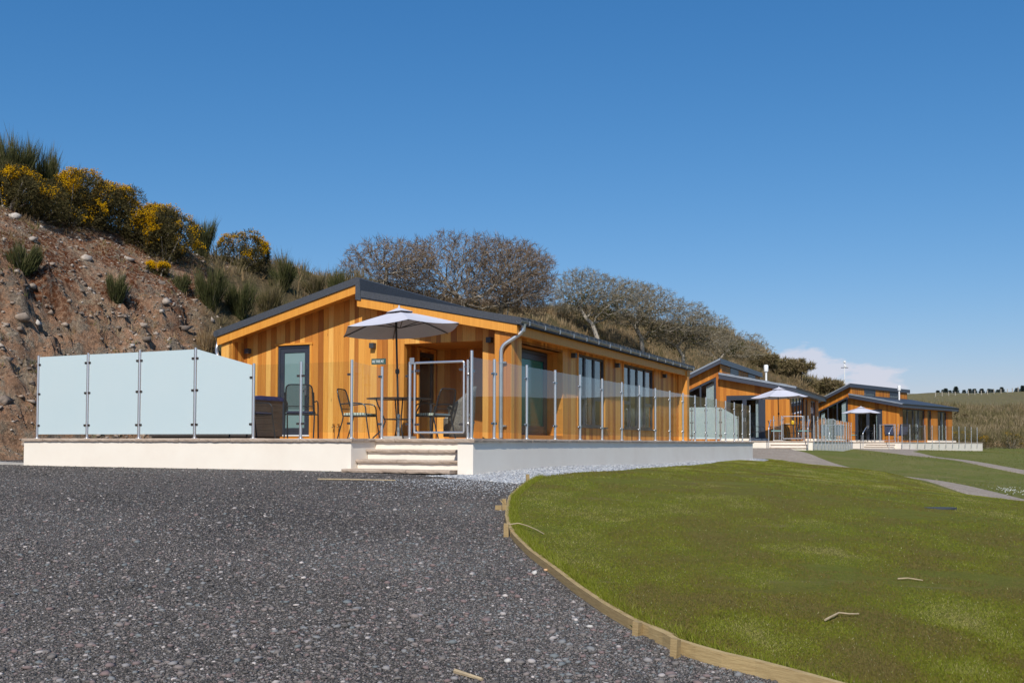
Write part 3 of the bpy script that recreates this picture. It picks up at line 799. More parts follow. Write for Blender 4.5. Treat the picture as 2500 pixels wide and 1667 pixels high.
    window(t, off, 'v', *W2, -1.5, -1, muls=(12.62, 13.3, 14.02), trans=((11.98, 12.58, 1.02), (14.06, 14.71, 1.02)), curtains=((12.0, 12.3), (14.1, 14.7)), tm=.09)
    for W in (W1, W2):
        MB().box(-1.5, -1.44, W[0]-.04, W[1]+.04, W[2]-.035, W[2]).build('window_sill', 'frame_dark', t, off)
    for q in (8.44, 11.85): MB().box(-1.502, -1.485, q, q+.08, .33, 2.07, .6).build('window_trim', 'fascia_wood', t, off)
    # left and back walls, inner partition and floor
    planks(MB(), 'v', 4.97, VB, -8.6, 1, 0, 2.24, seed=19).build('left_wall', 'cedar', t, off)
    planks(MB(), 'u', -8.48, -1.55, VB, -1, 0, top, seed=20).build('back_wall', 'cedar', t, off)
    MB().box(-5.2, -5.1, 5.1, 17.4, .01, 2.3).box(-5.1, -1.62, 11.15, 11.25, .01, 2.15).build('inner_wall', 'interior', t, off)
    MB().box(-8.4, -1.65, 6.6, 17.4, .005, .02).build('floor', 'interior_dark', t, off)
    MB().box(-3.6, -2.7, 8.9, 10.7, .02, .55).build('bed', 'inner_white', t, off); MB().box(-3.6, -2.8, 12.6, 14.6, .02, .62).build('bed', 'inner_white', t, off)
    # roof
    A, B = (-8.70, 2.462), (RU, RZ)
    rl = MB().prism([(A[0], A[1]-.15), (B[0], B[1]-.15), B, A], 'y', 4.35, 17.9)
    rl.tube([(A[0]+.01, 4.35, A[1]-.075), (A[0]+.01, 17.9, A[1]-.075)], .075, 12)
    rl.prism([(RU-.002, 2.95), (RU+.13, 2.93), (RU+.10, RZ-.03), (RU+.02, RZ+.008), (RU-.002, RZ+.004)], 'y', 4.345, 17.9)
    C_, D_ = (RU+.04, 3.115), (-1.12, 2.366)
    rr_ = MB().prism([(C_[0], C_[1]-.13), (D_[0], D_[1]-.13), D_, C_], 'y', 4.36, 17.9)
    rr_.prism([(C_[0]+.09, C_[1]-.12), (D_[0]+.004, D_[1]-.132), (D_[0]+.004, D_[1]+.014), (C_[0]+.09, C_[1]+.02)], 'y', 4.345, 4.50)
    roof = rl.build('left_roof', 'membrane', t, off, smooth=True)
    rr2 = rr_.build('right_roof', 'membrane', t, off)
    rb = MB(); v = 4.62
    while v < 17.85:
        rb.prism([(-1.6, zr(-1.6)-.03), (-1.095, zr(-1.1)-.03), (-1.095, zr(-1.1)+.030), (-1.6, zr(-1.6)+.034)], 'y', v, v+.17); v += .30
    rb.build('roof_tiles', 'tile', rr2, off)
    # fascias and soffit
    f = MB()
    f.hexa([(-8.68,4.385,2.124),(RU,4.385,3.09),(RU,4.42,3.09),(-8.68,4.42,2.124),(-8.68,4.385,2.324),(RU,4.385,RZ-.145),(RU,4.42,RZ-.145),(-8.68,4.42,2.324)], .5)
    f.hexa([(RU+.02,4.372,2.81),(-1.22,4.372,2.07),(-1.22,4.42,2.07),(RU+.02,4.42,2.81),(RU+.02,4.372,2.99),(-1.22,4.372,2.247),(-1.22,4.42,2.247),(RU+.02,4.42,2.99)], .8)
    f.box(RU+.0201, RU+.03, 4.372, 4.86, 2.81, 3.0, .5)
    f.build('verge_fascia', 'fascia_wood', t, off)
    MB().hexa([(-8.66,4.42,2.221),(RU,4.42,3.17),(RU,4.86,3.17),(-8.66,4.86,2.221),(-8.66,4.42,2.241),(RU,4.42,3.19),(RU,4.86,3.19),(-8.66,4.86,2.241)], .3).hexa([(RU+.03,4.42,2.86),(-1.38,4.42,2.155),(-1.38,4.86,2.155),(RU+.03,4.86,2.86),(RU+.03,4.42,2.88),(-1.38,4.42,2.175),(-1.38,4.86,2.175),(RU+.03,4.86,2.88)], .3).build('soffit', 'fascia_wood', t, off)
    MB().box(-1.255, -1.22, 4.42, 17.88, 2.05, 2.24, .5).box(-1.5, -1.255, 4.42, 17.88, 2.09, 2.11, .3).build('eave_fascia', 'fascia_wood', t, off)
    # gutter with brackets, downpipes
    gut = []
    for k in range(9):
        a = math.pi+math.pi*k/8; gut.append((-1.155+.06*math.cos(a), 2.32+.06*math.sin(a)))
    inner = [(-1.155+.055*math.cos(math.pi+math.pi*k/8), 2.32+.055*math.sin(math.pi+math.pi*k/8)) for k in range(9)][::-1]
    g = MB().prism(gut+inner, 'y', 4.33, 17.92).tube([(-1.093, 4.33, 2.322), (-1.093, 17.92, 2.322)], .008, 6).build('gutter', 'gutter_metal', t, off)
    v = 4.7
    while v < 17.9:
        MB().box(-1.22, -1.085, v-.012, v+.012, 2.253, 2.26).box(-1.095, -1.080, v-.014, v+.014, 2.255, 2.337).build('bracket', 'galv', g, off); v += .82
    pipe = bends([(-1.15, 4.52, 2.27), (-1.15, 4.50, 2.11), (-1.56, 4.37, 1.83), (-1.56, 4.37, .03)], .13, 6)
    dp = MB().tube(pipe, .040, 14).lathe([(.040, 2.12), (.062, 2.27)], 14, (-1.15, 4.52)).lathe([(.040, 1.50), (.046, 1.50), (.046, 1.60), (.040, 1.60)], 14, (-1.56, 4.37)).lathe([(.040, .22), (.046, .22), (.046, .34), (.040, .34)], 14, (-1.56, 4.37)).build('downpipe', 'galv', t, off, smooth=True)
    for z in (1.52, .27): MB().box(-1.56, -1.46, 4.385, 4.45, z-.015, z+.015).build('pipe_clip', 'galv', dp, off)
    MB().tube(bends([(-8.75, 4.55, 2.36), (-8.75, 4.45, 2.05), (-8.62, 4.33, 1.90), (-8.52, 4.37, 1.60), (-8.52, 4.37, .03)], .10, 6), .038, 12).build('downpipe', 'galv', t, off, smooth=True)
    # wall lights and taps
    for u, z in ((-8.14, 2.01), (-4.80, 2.01), (-2.02, 2.02)): lamp_part(t, off, u, 4.795, z)
    for v in (8.1, 11.26, 15.72): lamp_part(t, off, -1.445, v, 1.95)
    for u in (-5.79, -5.66):
        MB().tube([(u, 4.84, 0.0), (u, 4.835, .30)], .008, 6).tube(bends([(u, 4.84, .30), (u, 4.76, .30), (u, 4.755, .25)], .02), .011, 8).box(u-.025, u+.025, 4.80, 4.815, .315, .335).build('tap', 'brass', t, off)
    return t
first_cabin()

def first_terrace():
    fr = F1; b0 = (-4.7, 10.0); off = (-4.7, 10.0, 0)
    t = thing('raised_terrace', 'long cream rendered terrace with stone coping under the nearest cabin, steps at its corner', 'terrace', fr, *b0, 0, group='raised terraces in front of the cabins')
    out = [(-9.4, -.06), (-2.095, -.06), (-2.095, .66), (-.20, .66), (-.20, -.06), (.06, -.06), (.06, 21.45), (-9.4, 21.45)]
    m = MB().prism(out[::-1], 'z', -1.1, -.048)
    m.build('wall', 'render', t, off)
    MB().prism([(-9.3, .35), (-2.5, .35), (-2.4, 1.0), (-.4, 1.0), (-.35, 21.3), (-9.3, 21.3)][::-1], 'z', -.046, -.002).build('paving', 'sandstone', t, off)
    c = MB()
    ragged(c, (-9.43, -.10), (-2.06, -.10), (0, 1), .5, 0, seed=3)
    ragged(c, (-2.06, -.10), (-2.06, .62), (-1, 0), .35, .001, seed=4)
    ragged(c, (-2.40, .60), (-.02, .60), (0, 1), .45, .002, seed=5)
    ragged(c, (-.24, -.10), (.10, -.10), (0, 1), .72, .001, seed=6)
    ragged(c, (.10, -.10), (.10, 21.5), (-1, 0), .5, 0, seed=7)
    ragged(c, (-9.43, 21.5), (-9.43, -.10), (1, 0), .4, 0, seed=8)
    c.build('coping', 'sandstone', t, off)
    for k, (va, vb, z) in enumerate(((.38, .66, -.17), (.08, .38, -.33))):
        MB().box(-2.085, -.205, va+.03, vb-.002, -1.0, z-.046).build('riser', 'render', t, off)
        ragged(MB(), (-2.093, va-.02), (-.202, va-.02), (0, 1), .31, z, th=.045, seed=20+k, slab=.9).build('tread', 'sandstone', t, off)
    ragged(MB(), (-2.16, -.24), (-.24, -.24), (0, 1), .33, -.478, th=.045, seed=25, slab=1.2).build('tread', 'sandstone', t, off)
    # privacy screen of frosted panels
    s = thing('privacy_screen', 'pale frosted glass privacy screen of four tall panels on steel posts', 'glass screen', fr, -9.13, 0, 0)
    P = [(-9.13, 0), (-7.853, 0), (-6.602, 0), (-5.331, 0), (-4.075, 0)]
    rail(s, P[0], P, [1.55, 1.555, 1.555, 1.56, 1.25], mat='frosted_glass', glassz=(.075, None))
    r = thing('glass_balustrade', 'clear glass balustrade with steel posts and gate round the nearest terrace', 'glass railing', fr, -2.13, 0, 0, group='glass balustrades')
    B = (-2.13, 0)
    rail(r, B, [(-4.075, 0), (-3.114, 0), (-2.133, 0)], [1.25]*3, skip_first=True)
    rail(r, B, [(-2.133, 0), (-2.02, .72)], [1.25, 1.19], skip_first=True)
    rail(r, B, [(-2.02, .72), (-1.489, .72)], [1.25, 1.25], skip_first=True)
    gate(r, B, -1.40, -.50, .72, .10, 1.23)
    rail(r, B, [(-.426, .72), (0, 0)], [1.25, 1.32], skip_last=True)
    side = [(0, 0)]+[(0, .79+1.28*k) for k in range(17)]
    rail(r, B, side, [1.32]+[1.25]*17, glassz=(.10, 1.225))
    # name sign on the post top
    g = thing('name_sign', 'small green sign reading RETREAT in white capitals, on a balustrade post', 'sign', fr, -2.075, .70, 1.275)
    board = MB().box(-.135, .135, -.008, .008, -.048, .048).build('board', 'sign_green', g)
    L = MB(); y0, y1 = -.012, -.0085; h = .040; x = -.113
    def bar(ax, az, bx_, bz, w=.0055):
        d = Vector((bx_-ax, 0, bz-az)); n = Vector((-d.z, 0, d.x)).normalized()*w/2; A = Vector((ax, 0, az)); Bv = Vector((bx_, 0, bz))
        q = [A-n, Bv-n, Bv+n, A+n]; L.add([(p.x, y0, p.z) for p in q]+[(p.x, y1, p.z) for p in q], [(0,1,2,3),(7,6,5,4),(0,4,5,1),(1,5,6,2),(2,6,7,3),(3,7,4,0)])
    zb = -.020
    for ch in 'RETREAT':
        if ch in 'RE':
            bar(x+.004, zb, x+.004, zb+h); pass
        if ch == 'E':
            for zz in (zb+.0015, zb+h*.52, zb+h-.0015): bar(x+.002, zz, x+.024, zz, .0035)
            pass
            w = .031
        elif ch == 'R':
            bar(x+.002, zb+h-.0015, x+.018, zb+h-.0015, .0035); bar(x+.018, zb+h-.002, x+.024, zb+h*.80, .005); bar(x+.024, zb+h*.80, x+.018, zb+h*.52, .005)
            bar(x+.004, zb+h*.5, x+.019, zb+h*.5, .0035); bar(x+.014, zb+h*.5, x+.028, zb, .0055); w = .034
        elif ch == 'T':
            bar(x-.002, zb+h-.0015, x+.029, zb+h-.0015, .004); bar(x+.0135, zb, x+.0135, zb+h); pass
            pass
            w = .034
        elif ch == 'A':
            bar(x+.001, zb, x+.015, zb+h, .0035); bar(x+.015, zb+h, x+.029, zb, .006); bar(x+.006, zb+h*.35, x+.024, zb+h*.35, .003)
            w = .032
        x += w-.001
    L.build('lettering', 'sign_white', board)
    n = thing('notice_plate', 'small pale notice plate fixed on top of the gate post', 'notice', fr, -1.445, .70, 1.24)
    MB().box(-.035, .045, -.006, .006, -.03, .075).build('plate', 'zinc', n); MB().box(-.028, .038, -.009, -.0065, -.02, .065).build('printed_face', 'galv', n)
first_terrace()

# furniture of the first terrace
garden_parasol(F1, -2.77, 2.5, 'grey parasol on the nearest terrace, half closed off by the name sign post', 1.16, 2.36, 2.02, R(-4.5), R(8), 0, -.07)['label'] = 'light grey parasol on the nearest terrace, over the round table beside the sign'
metal_table(F1, -2.76, 2.5, 'round dark metal table under the nearest parasol', .60)
metal_chair(F1, -3.52, 2.35, R(12), 'dark metal armchair with striped cushion, left of the nearest round table')
metal_chair(F1, -2.28, 2.95, R(168), 'dark metal armchair with green striped cushion, right of the nearest round table behind the gate')
metal_chair(F1, -3.88, 1.05, R(120), 'dark metal armchair with navy seat standing before the grey utility door', 'navy_fabric')
metal_chair(F1, -5.02, 1.15, R(2), 'dark metal armchair half hidden behind the frosted screen end', 'navy_fabric')
tb = thing('storage_cabinet', 'long dark grey panelled cabinet with blue cover behind the frosted screen', 'cabinet', F1, -7.1, 3.3, 0)
m = MB()
for k in range(6): m.box(-2.05, .75, -.45, .45, .06+k*.125, .18+k*.125)
m.build('panelled_body', 'tub_side', tb)
MB().box(-2.0, .71, -.42, .42, 0.0, .06).build('plinth', 'interior_dark', tb)
MB().prism([(-.47, .80), (.47, .80), (.46, .86), (.30, .885), (-.30, .885), (-.46, .86)], 'x', -2.07, .77).build('blue_cover', 'blue_fabric', tb)
# wicker tub chair in the porch
w = thing('wicker_chair', 'grey woven wicker armchair in front of the corner porch', 'chair', F1, -2.12, 3.6, 0, rot=R(200))
m = MB(); n = 20; vs = []; fs = []
for i in range(n+1):
    a = R(65)+R(230)*i/n; tt = math.sin(math.pi*i/n); hgt = .62+.40*tt**1.5
    for z, rad in ((.04, .27), (.30, .29), (.55, .31), (hgt*.9, .32), (hgt, .335)):
        vs.append((rad*math.cos(a), rad*math.sin(a), z))
for i in range(n):
    for k in range(4): a = i*5+k; fs.append((a, a+1, a+6, a+5))
m.add(vs, fs); m.build('woven_shell', 'rattan', w, smooth=True).modifiers.new('s', 'SOLIDIFY').thickness = .035
MB().prism([(.27*math.cos(a), .27*math.sin(a)) for a in [i*math.pi/8 for i in range(16)]], 'z', .05, .40).build('seat', 'rattan', w)
MB().prism([(.24*math.cos(a), .24*math.sin(a)) for a in [i*math.pi/8 for i in range(16)]], 'z', .40, .47).build('cushion', 'inner_white', w)

# ------------------------------------------------------------------ the two cabins beyond
def far_cabin(fr, uc, vc, label, rails, tl, left_u, panels, nside, steps, hand):
    off = (uc-3.3, vc, 0)
    t = thing('timber_cabin', label[0], 'cabin', fr, uc-3.3, vc, 0, group='timber holiday cabins along the bank')
    U = lambda q: uc+q
    RU = -3.32
    zr = lambda u: 3.34-(u-uc-RU)*.205
    zl = lambda u: 4.05+(u-uc-RU)*.46
    V = vc; L = 10.5
    top = lambda u: (zl(u) if u < uc+RU else zr(u))-.20
    wt = lambda u: 3.21+(u-uc+3.5)*.46
    W0 = (U(-5.75), U(-3.56), .12, wt); D0 = (U(-3.05), U(-1.15), .04, 2.24)
    planks(MB(), 'u', U(-6.15), U(0), V, 1, 0, top, [W0, D0], w=.15, gap=.014, seed=31).build('front_wall', 'larch', t, off)
    S = [(V+.62, V+4.75, .12, 2.28), (V+5.35, V+6.12, .05, 2.27), (V+7.4, V+9.25, .05, 2.28)]
    planks(MB(), 'v', V+.12, V+L, U(0), -1, 0, lambda v: 2.55, S, w=.15, gap=.014, seed=32).build('side_wall', 'larch', t, off)
    planks(MB(), 'v', V+.12, V+L, U(-6.15), 1, 0, 2.5, w=.15, seed=33).build('left_wall', 'larch', t, off)
    planks(MB(), 'u', U(-6.0), U(-.12), V+L, -1, 0, top, w=.15, seed=34).build('back_wall', 'larch', t, off)
    MB().box(U(-6.0), U(-.15), V+4.2, V+4.3, 0, 2.5).box(U(-3.3), U(-3.2), V+4.3, V+10.3, 0, 2.5).build('inner_wall', 'interior', t, off)
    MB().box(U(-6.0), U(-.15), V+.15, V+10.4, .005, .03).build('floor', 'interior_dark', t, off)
    # tall raked window
    f = MB(); y0, y1 = V+.03, V+.10; a, b = W0[0], W0[1]
    def post(x0, x1): f.hexa([(x0,y0,.12),(x1,y0,.12),(x1,y1,.12),(x0,y1,.12),(x0,y0,wt(x0)),(x1,y0,wt(x1)),(x1,y1,wt(x1)),(x0,y1,wt(x0))])
    post(a, a+.09); post(b-.09, b); post(a+.68, a+.76); post(a+1.36, a+1.44)
    f.hexa([(a+.09,y0,wt(a+.09)-.11),(b-.09,y0,wt(b-.09)-.11),(b-.09,y1,wt(b-.09)-.11),(a+.09,y1,wt(a+.09)-.11),(a+.09,y0,wt(a+.09)),(b-.09,y0,wt(b-.09)),(b-.09,y1,wt(b-.09)),(a+.09,y1,wt(a+.09))])
    f.box(a+.09, b-.09, y0, y1, .12, .20).box(a+.09, b-.09, y0+.01, y1-.01, 1.28, 1.33)
    f = f.build('raked_window', 'frame_dark', t, off)
    MB().hexa([(a+.05,V+.06,.15),(b-.05,V+.06,.15),(b-.05,V+.07,.15),(a+.05,V+.07,.15),(a+.05,V+.06,wt(a+.05)-.05),(b-.05,V+.06,wt(b-.05)-.05),(b-.05,V+.07,wt(b-.05)-.05),(a+.05,V+.07,wt(a+.05)-.05)]).build('pane', 'window_glass', f, off)
    for (c0, c1) in ((b-.55, b-.12), (a+.12, a+.38)):
        m = MB(); n = 12
        for i in range(n):
            q0 = c0+(c1-c0)*i/n; q1 = c0+(c1-c0)*(i+1)/n; w0 = V+.28+.03*(i % 2); w1 = V+.28+.03*((i+1) % 2)
            m.add([(q0, w0, .15), (q1, w1, .15), (q1, w1, wt(q1)-.2), (q0, w0, wt(q0)-.2)], [(0, 1, 2, 3)])
        m.build('curtain', 'curtain', t, off)
    # french doors
    md = (D0[0]+D0[1])/2
    MB().box(D0[0], D0[1], V+.01, V+.10, 2.12, 2.24).box(D0[0], D0[0]+.10, V+.01, V+.10, .04, 2.12).box(D0[1]-.22, D0[1], V+.01, V+.10, .04, 2.12).build('door_frame', 'frame_dark', t, off)
    for (x0, x1, hx) in ((D0[0]+.10, md-.06, md-.10), (md-.06, D0[1]-.22, md-.02)):
        d = frame_bars(MB(), 'u', x0, x1, .08, 2.12, V+.02, V+.08, .10).build('french_door', 'frame_dark', t, off)
        MB().box(x0+.08, x1-.08, V+.045, V+.055, .16, 2.04).build('pane', 'window_glass', d, off)
        MB().box(hx-.015, hx+.015, V-.01, V+.02, .95, 1.15).build('handle', 'steel', d, off)
    m = MB(); n = 8
    for i in range(n):
        q0 = D0[1]-.50+.26*i/n; q1 = q0+.26/n; m.add([(q0, V+.22+.03*(i % 2), .1), (q1, V+.22+.03*((i+1) % 2), .1), (q1, V+.22+.03*((i+1) % 2), 2.1), (q0, V+.22+.03*(i % 2), 2.1)], [(0, 1, 2, 3)])
    m.build('curtain', 'curtain', t, off)
    # side glazing
    window(t, off, 'v', *S[0], U(0), -1, muls=(V+1.62, V+2.66, V+3.7), trans=((V+.66, V+1.6, 1.12), (V+3.73, V+4.7, 1.12)), tm=.09, t=.08, curtains=((V+3.75, V+4.6),))
    window(t, off, 'v', *S[1], U(0), -1, t=.09, name='side_door', curtains=((V+5.45, V+5.75),))
    window(t, off, 'v', *S[2], U(0), -1, muls=(V+8.32,), tm=.16, t=.09, curtains=((V+7.5, V+7.8), (V+8.8, V+9.15)))
    MB().box(U(-.12), U(.55), V+5.2, V+9.6, -.02, .14).build('door_step', 'render', t, off)
    MB().box(U(-3.2), U(-1.0), V-.55, V-.002, -.02, .12).build('door_step', 'render', t, off)
    # roofs: zinc upper left slope, clerestory, right slope with verge caps
    vo = V-.38; ve = V+L+.35
    A, B, C_ = (U(-6.6), zl(U(-6.6))), (U(RU)+.06, zl(U(RU)+.06)), None
    lr = MB().prism([(A[0], A[1]-.08), (B[0], B[1]-.08), B, A], 'y', vo-.02, ve)
    lr.build('left_roof', 'zinc', t, off)
    MB().prism([(A[0]+.01, A[1]-.27), (B[0]-.01, B[1]-.27), (B[0]-.01, B[1]-.082), (A[0]+.01, A[1]-.082)], 'y', vo, vo+.05).box(B[0]-.08, B[0]+.02, vo+.05, ve, B[1]-.27, B[1]-.005).build('upper_fascia', 'grey_trim', t, off)
    MB().prism([(A[0]+.05, A[1]-.16), (B[0]-.05, B[1]-.16), (B[0]-.05, B[1]-.14), (A[0]+.05, A[1]-.14)], 'y', vo+.05, ve).build('soffit', 'grey_trim', t, off)
    X = U(RU)-.02; cz0, cz1 = 3.2, B[1]-.26
    planks(MB(), 'v', V+.0, V+L, X, -1, cz0, cz1, [(V+2.3, V+4.3, 3.30, cz1), (V+7.0, V+9.0, 3.30, cz1)], w=.13, seed=35).build('clerestory_wall', 'larch', t, off)
    for v0_, v1_ in ((V+2.3, V+4.3), (V+7.0, V+9.0)):
        w = MB().box(X-.05, X+.015, v0_, v1_, 3.55, cz1); frame_bars(w, 'v', v0_, v1_, 3.30, 3.55, X-.05, X+.015, .05)
        w = w.build('clerestory_window', 'frame_dark', t, off); MB().box(X-.03, X-.015, v0_+.05, v1_-.05, 3.33, 3.53).build('pane', 'window_glass', w, off)
    p0, p1 = (X+.0, zr(X)), (U(.38), zr(U(.38)))
    MB().prism([(p0[0], p0[1]-.08), (p1[0], p1[1]-.08), p1, p0], 'y', vo+.02, ve).build('right_roof', 'tile', t, off)
    cap = MB(); n = 9
    for i in range(n):
        a0 = p0[0]+(p1[0]-p0[0])*i/n; a1 = p0[0]+(p1[0]-p0[0])*(i+1)/n-.006; s = .012*(i % 2)
        cap.hexa([(a0,vo-.03,zr(a0)-.07),(a1,vo-.03,zr(a1)-.07),(a1,vo+.30,zr(a1)-.07),(a0,vo+.30,zr(a0)-.07),(a0,vo-.03,zr(a0)+.03+s),(a1,vo-.03,zr(a1)+.03+s),(a1,vo+.30,zr(a1)+.03+s),(a0,vo+.30,zr(a0)+.03+s)])
    cap.build('verge_caps', 'zinc', t, off)
    f = MB().prism([(p0[0], p0[1]-.28), (p1[0], p1[1]-.27), (p1[0], p1[1]-.082), (p0[0], p0[1]-.082)], 'y', vo, vo+.04)
    f.box(p1[0]-.05, p1[0]-.005, vo+.04, ve, p1[1]-.27, p1[1]-.085).box(U(0), p1[0]-.05, vo+.04, ve, p1[1]-.25, p1[1]-.235)
    f.prism([(U(RU), zr(U(RU))-.27), (U(0), zr(U(0))-.27), (U(0), zr(U(0))-.25), (U(RU), zr(U(RU))-.25)], 'y', vo+.04, V)
    f.build('fascia', 'grey_trim', t, off)
    m = MB().prism([(p1[0]-.01+.055*math.cos(math.pi+math.pi*k/6), p1[1]-.03+.055*math.sin(math.pi+math.pi*k/6)) for k in range(7)], 'y', vo, ve)
    m.tube([(p1[0], ve-.12, p1[1]-.08), (p1[0], ve-.12, p1[1]-.28), (U(.06), ve-.2, p1[1]-.45)], .035, 8)
    m.build('gutter', 'black_metal', t, off)
    fx, fv = U(-2.1), V+5.6
    MB().cyl(fx, fv, zr(fx)-.05, zr(fx)+.75, .055, 10).lathe([(.11, zr(fx)+.68), (.12, zr(fx)+.72), (.12, zr(fx)+1.02), (.10, zr(fx)+1.05), (0, zr(fx)+1.05)], 12, (fx, fv)).build('flue', 'white_paint', t, off, smooth=True)
    # terrace
    tr = thing('raised_terrace', label[1], 'terrace', fr, -3, 8, 0, group='raised terraces in front of the cabins'); o2 = (-3, 8, 0)
    vend = nside*1.305-.05
    MB().prism([(left_u, -.06), (.06, -.06), (.06, vend+.1), (left_u, vend+.1)][::-1], 'z', -.95, -.046).build('wall', 'render', tr, o2)
    MB().prism([(left_u, .3), (-.3, .3), (-.3, vend), (left_u, vend)][::-1], 'z', -.044, -.002).build('paving', 'sandstone', tr, o2)
    c = MB(); ragged(c, (left_u, -.09), (.09, -.09), (0, 1), .45, 0, seed=41, slab=.9); ragged(c, (.09, -.09), (.09, vend+.13), (-1, 0), .4, 0, seed=42, slab=.9)
    c.build('coping', 'sandstone', tr, o2)
    s0, s1 = steps
    for k, (va, vb, z) in enumerate(((-.34, -.10, -.15), (-.64, -.34, -.29))):
        MB().box(s0, s1, va+.02, -.061, -.9, z-.042).build('riser', 'render', tr, o2)
        ragged(MB(), (s0-.02, va-.01), (s1+.02, va-.01), (0, 1), .32, z, th=.04, seed=50+k, slab=.9).build('tread', 'sandstone', tr, o2)
    # balustrade with gate and handrails
    r = thing('glass_balustrade', label[2], 'glass railing', fr, 0, 0, 0, group='glass balustrades')
    g0, g1 = rails
    B = (0, 0)
    if panels:
        rail(r, B, panels, [1.1]*len(panels), clampz=(.22, .90))
    gate(r, B, g0+.06, g1-.06, .12, .10, 1.08)
    rail(r, B, [(g0-.33, .06), (g0, .12)], [1.1]*2, clampz=(.22, .9))
    rail(r, B, [(g1, .12), (g1+.18, .10)], [1.1]*2, clampz=(.22, .9))
    side = [(.10, .02+1.305*k) for k in range(nside)]
    rail(r, B, side, [1.1]*nside, clampz=(.22, .88), side=True)
    for hu in hand:
        m = MB().tube(bends([(hu, -.64, -.47), (hu, -.64, .55), (hu, -.12, .92), (hu, .02, .92)], .06), .021, 8)
        m.build('handrail', 'steel', r, smooth=True)
    return t
far_cabin(F2, -1.59, 4.3, ('middle timber cabin of the row, brown larch boards with zinc raked roof', 'cream terrace wall with steps in front of the middle cabin', 'clear glass balustrade with handrails round the middle cabin terrace'),
          (-1.29, -.33), 0, -9.0, None, 13, (-1.68, -.14), (-1.72, -.06))
s = thing('privacy_screen', 'greenish frosted glass screen seen through the railing, left of the middle cabin', 'glass screen', F2, -6.0, 0, 0)
P = [(-6.55, 0), (-5.29, 0), (-4.63, 0), (-3.97, 0), (-3.17, 0)]
rail(s, (-6.0, 0), P, [1.55, 1.55, 1.55, 1.53, 1.1], mat='frosted_glass', glassz=(.08, None))
far_cabin(F3, -2.2, 5.67, ('farthest timber cabin at the end of the row, low zinc roof with clerestory windows', 'cream terrace wall with steps in front of the farthest cabin', 'clear glass balustrade with handrails round the farthest cabin terrace'),
          (-1.59+.28, -.35), 0, -5.2, None, 12, (-2.0, -.30), (-2.08, -.44))
s = thing('privacy_screen', 'short frosted glass screen at the left end of the farthest terrace', 'glass screen', F3, -3.6, 0, 0)
rail(s, (-3.6, 0), [(-5.1, 0), (-4.3, 0), (-3.5, .0)], [1.5, 1.5, 1.1], mat='frosted_glass', glassz=(.08, None))

garden_parasol(F2, -1.67, 1.8, 'pale grey parasol in front of the middle cabin, above the gate', 1.30, 2.40, 2.0, R(-2), R(20), 0, -.05)
metal_table(F2, -1.1, 1.8, 'round dark table with orange drinks in front of the middle cabin', .50)
metal_chair(F2, -.55, 1.95, R(172), 'dark armchair with teal cushion, right of the middle terrace table', 'teal_fabric')
metal_chair(F2, -1.75, 1.55, R(8), 'dark armchair with teal cushion, left of the middle terrace table', 'teal_fabric')
metal_chair(F2, -2.55, 1.3, R(30), 'low dark garden chair at the foot of the middle cabin french doors', None)
j = thing('juice_jug', 'glass jug of orange juice on the middle terrace table', 'jug', F2, -1.05, 1.7, .75)
MB().lathe([(.0, 0.002), (.055, .002), (.07, .05), (.065, .14), (.05, .18)], 14).build('jug_body', 'yellow_juice', j, smooth=True)
MB().tube([(.06, 0, .15), (.11, 0, .12), (.10, 0, .05), (.07, 0, .04)], .007, 6).build('handle', 'steel', j)
j = thing('food_plate', 'plate of bread rolls beside the juice on the middle terrace table', 'plate', F2, -1.28, 1.68, .75)
MB().lathe([(0, .004), (.09, .004), (.14, .018), (.14, .022), (.09, .010), (0, .010)], 18).build('dish', 'white_paint', j)
m = MB()
for a in range(5): m.lathe([(0, .06), (.03, .055), (.045, .035), (.03, .012)], 10, (.07*math.cos(a*1.3), .06*math.sin(a*1.3)))
m.build('bread_rolls', 'food_tan', j, smooth=True)
garden_parasol(F3, -3.29, 2.0, 'pale grey parasol in front of the farthest cabin, shading its french doors', 1.22, 2.25, 1.90, R(0), R(20))
metal_table(F3, -3.0, 2.0, 'round dark table under the farthest parasol', .50)
metal_chair(F3, -3.85, 1.9, R(15), 'dark armchair with teal cushion beneath the farthest parasol, on its left', 'teal_fabric')
metal_chair(F3, -3.1, 2.9, R(-90), 'dark armchair behind the table of the farthest terrace', None)
def recliner(u, v, rot, label):
    t = thing('recliner_chair', label, 'recliner', F3, u, v, 0, rot=rot, group='folding recliners on the farthest terrace')
    for s in (-.28, .28):
        MB().tube([(.30, s, .01), (-.20, s, .52), (-.48, s, 1.10)], .013, 6).tube([(-.32, s, .01), (.24, s, .46)], .013, 6).build('side_frame', 'black_metal', t)
        MB().box(-.28, .20, s-.025, s+.025, .60, .625).build('armrest', 'black_metal', t)
    MB().hexa([(-.18,-.27,.40),(.26,-.27,.46),(.26,.27,.46),(-.18,.27,.40),(-.18,-.27,.43),(.26,-.27,.49),(.26,.27,.49),(-.18,.27,.43)]).build('seat', 'navy_fabric', t)
    MB().hexa([(-.16,-.26,.42),(-.16,.26,.42),(-.45,.26,1.14),(-.45,-.26,1.14),(-.13,-.26,.44),(-.13,.26,.44),(-.42,.26,1.15),(-.42,-.26,1.15)]).build('backrest', 'navy_fabric', t)
    MB().tube([(-.39, -.22, 1.08), (-.39, .22, 1.08)], .055, 10).build('headrest', 'black_metal', t)
recliner(-1.5, 2.2, R(-60), 'dark folding recliner with headrest, left one beside the farthest french doors')
recliner(-.75, 2.4, R(-85), 'dark folding recliner behind the steps handrail of the farthest terrace')
metal_chair(F3, -.15, 2.3, R(150), 'dark armchair at the right of the recliners on the farthest terrace', None)

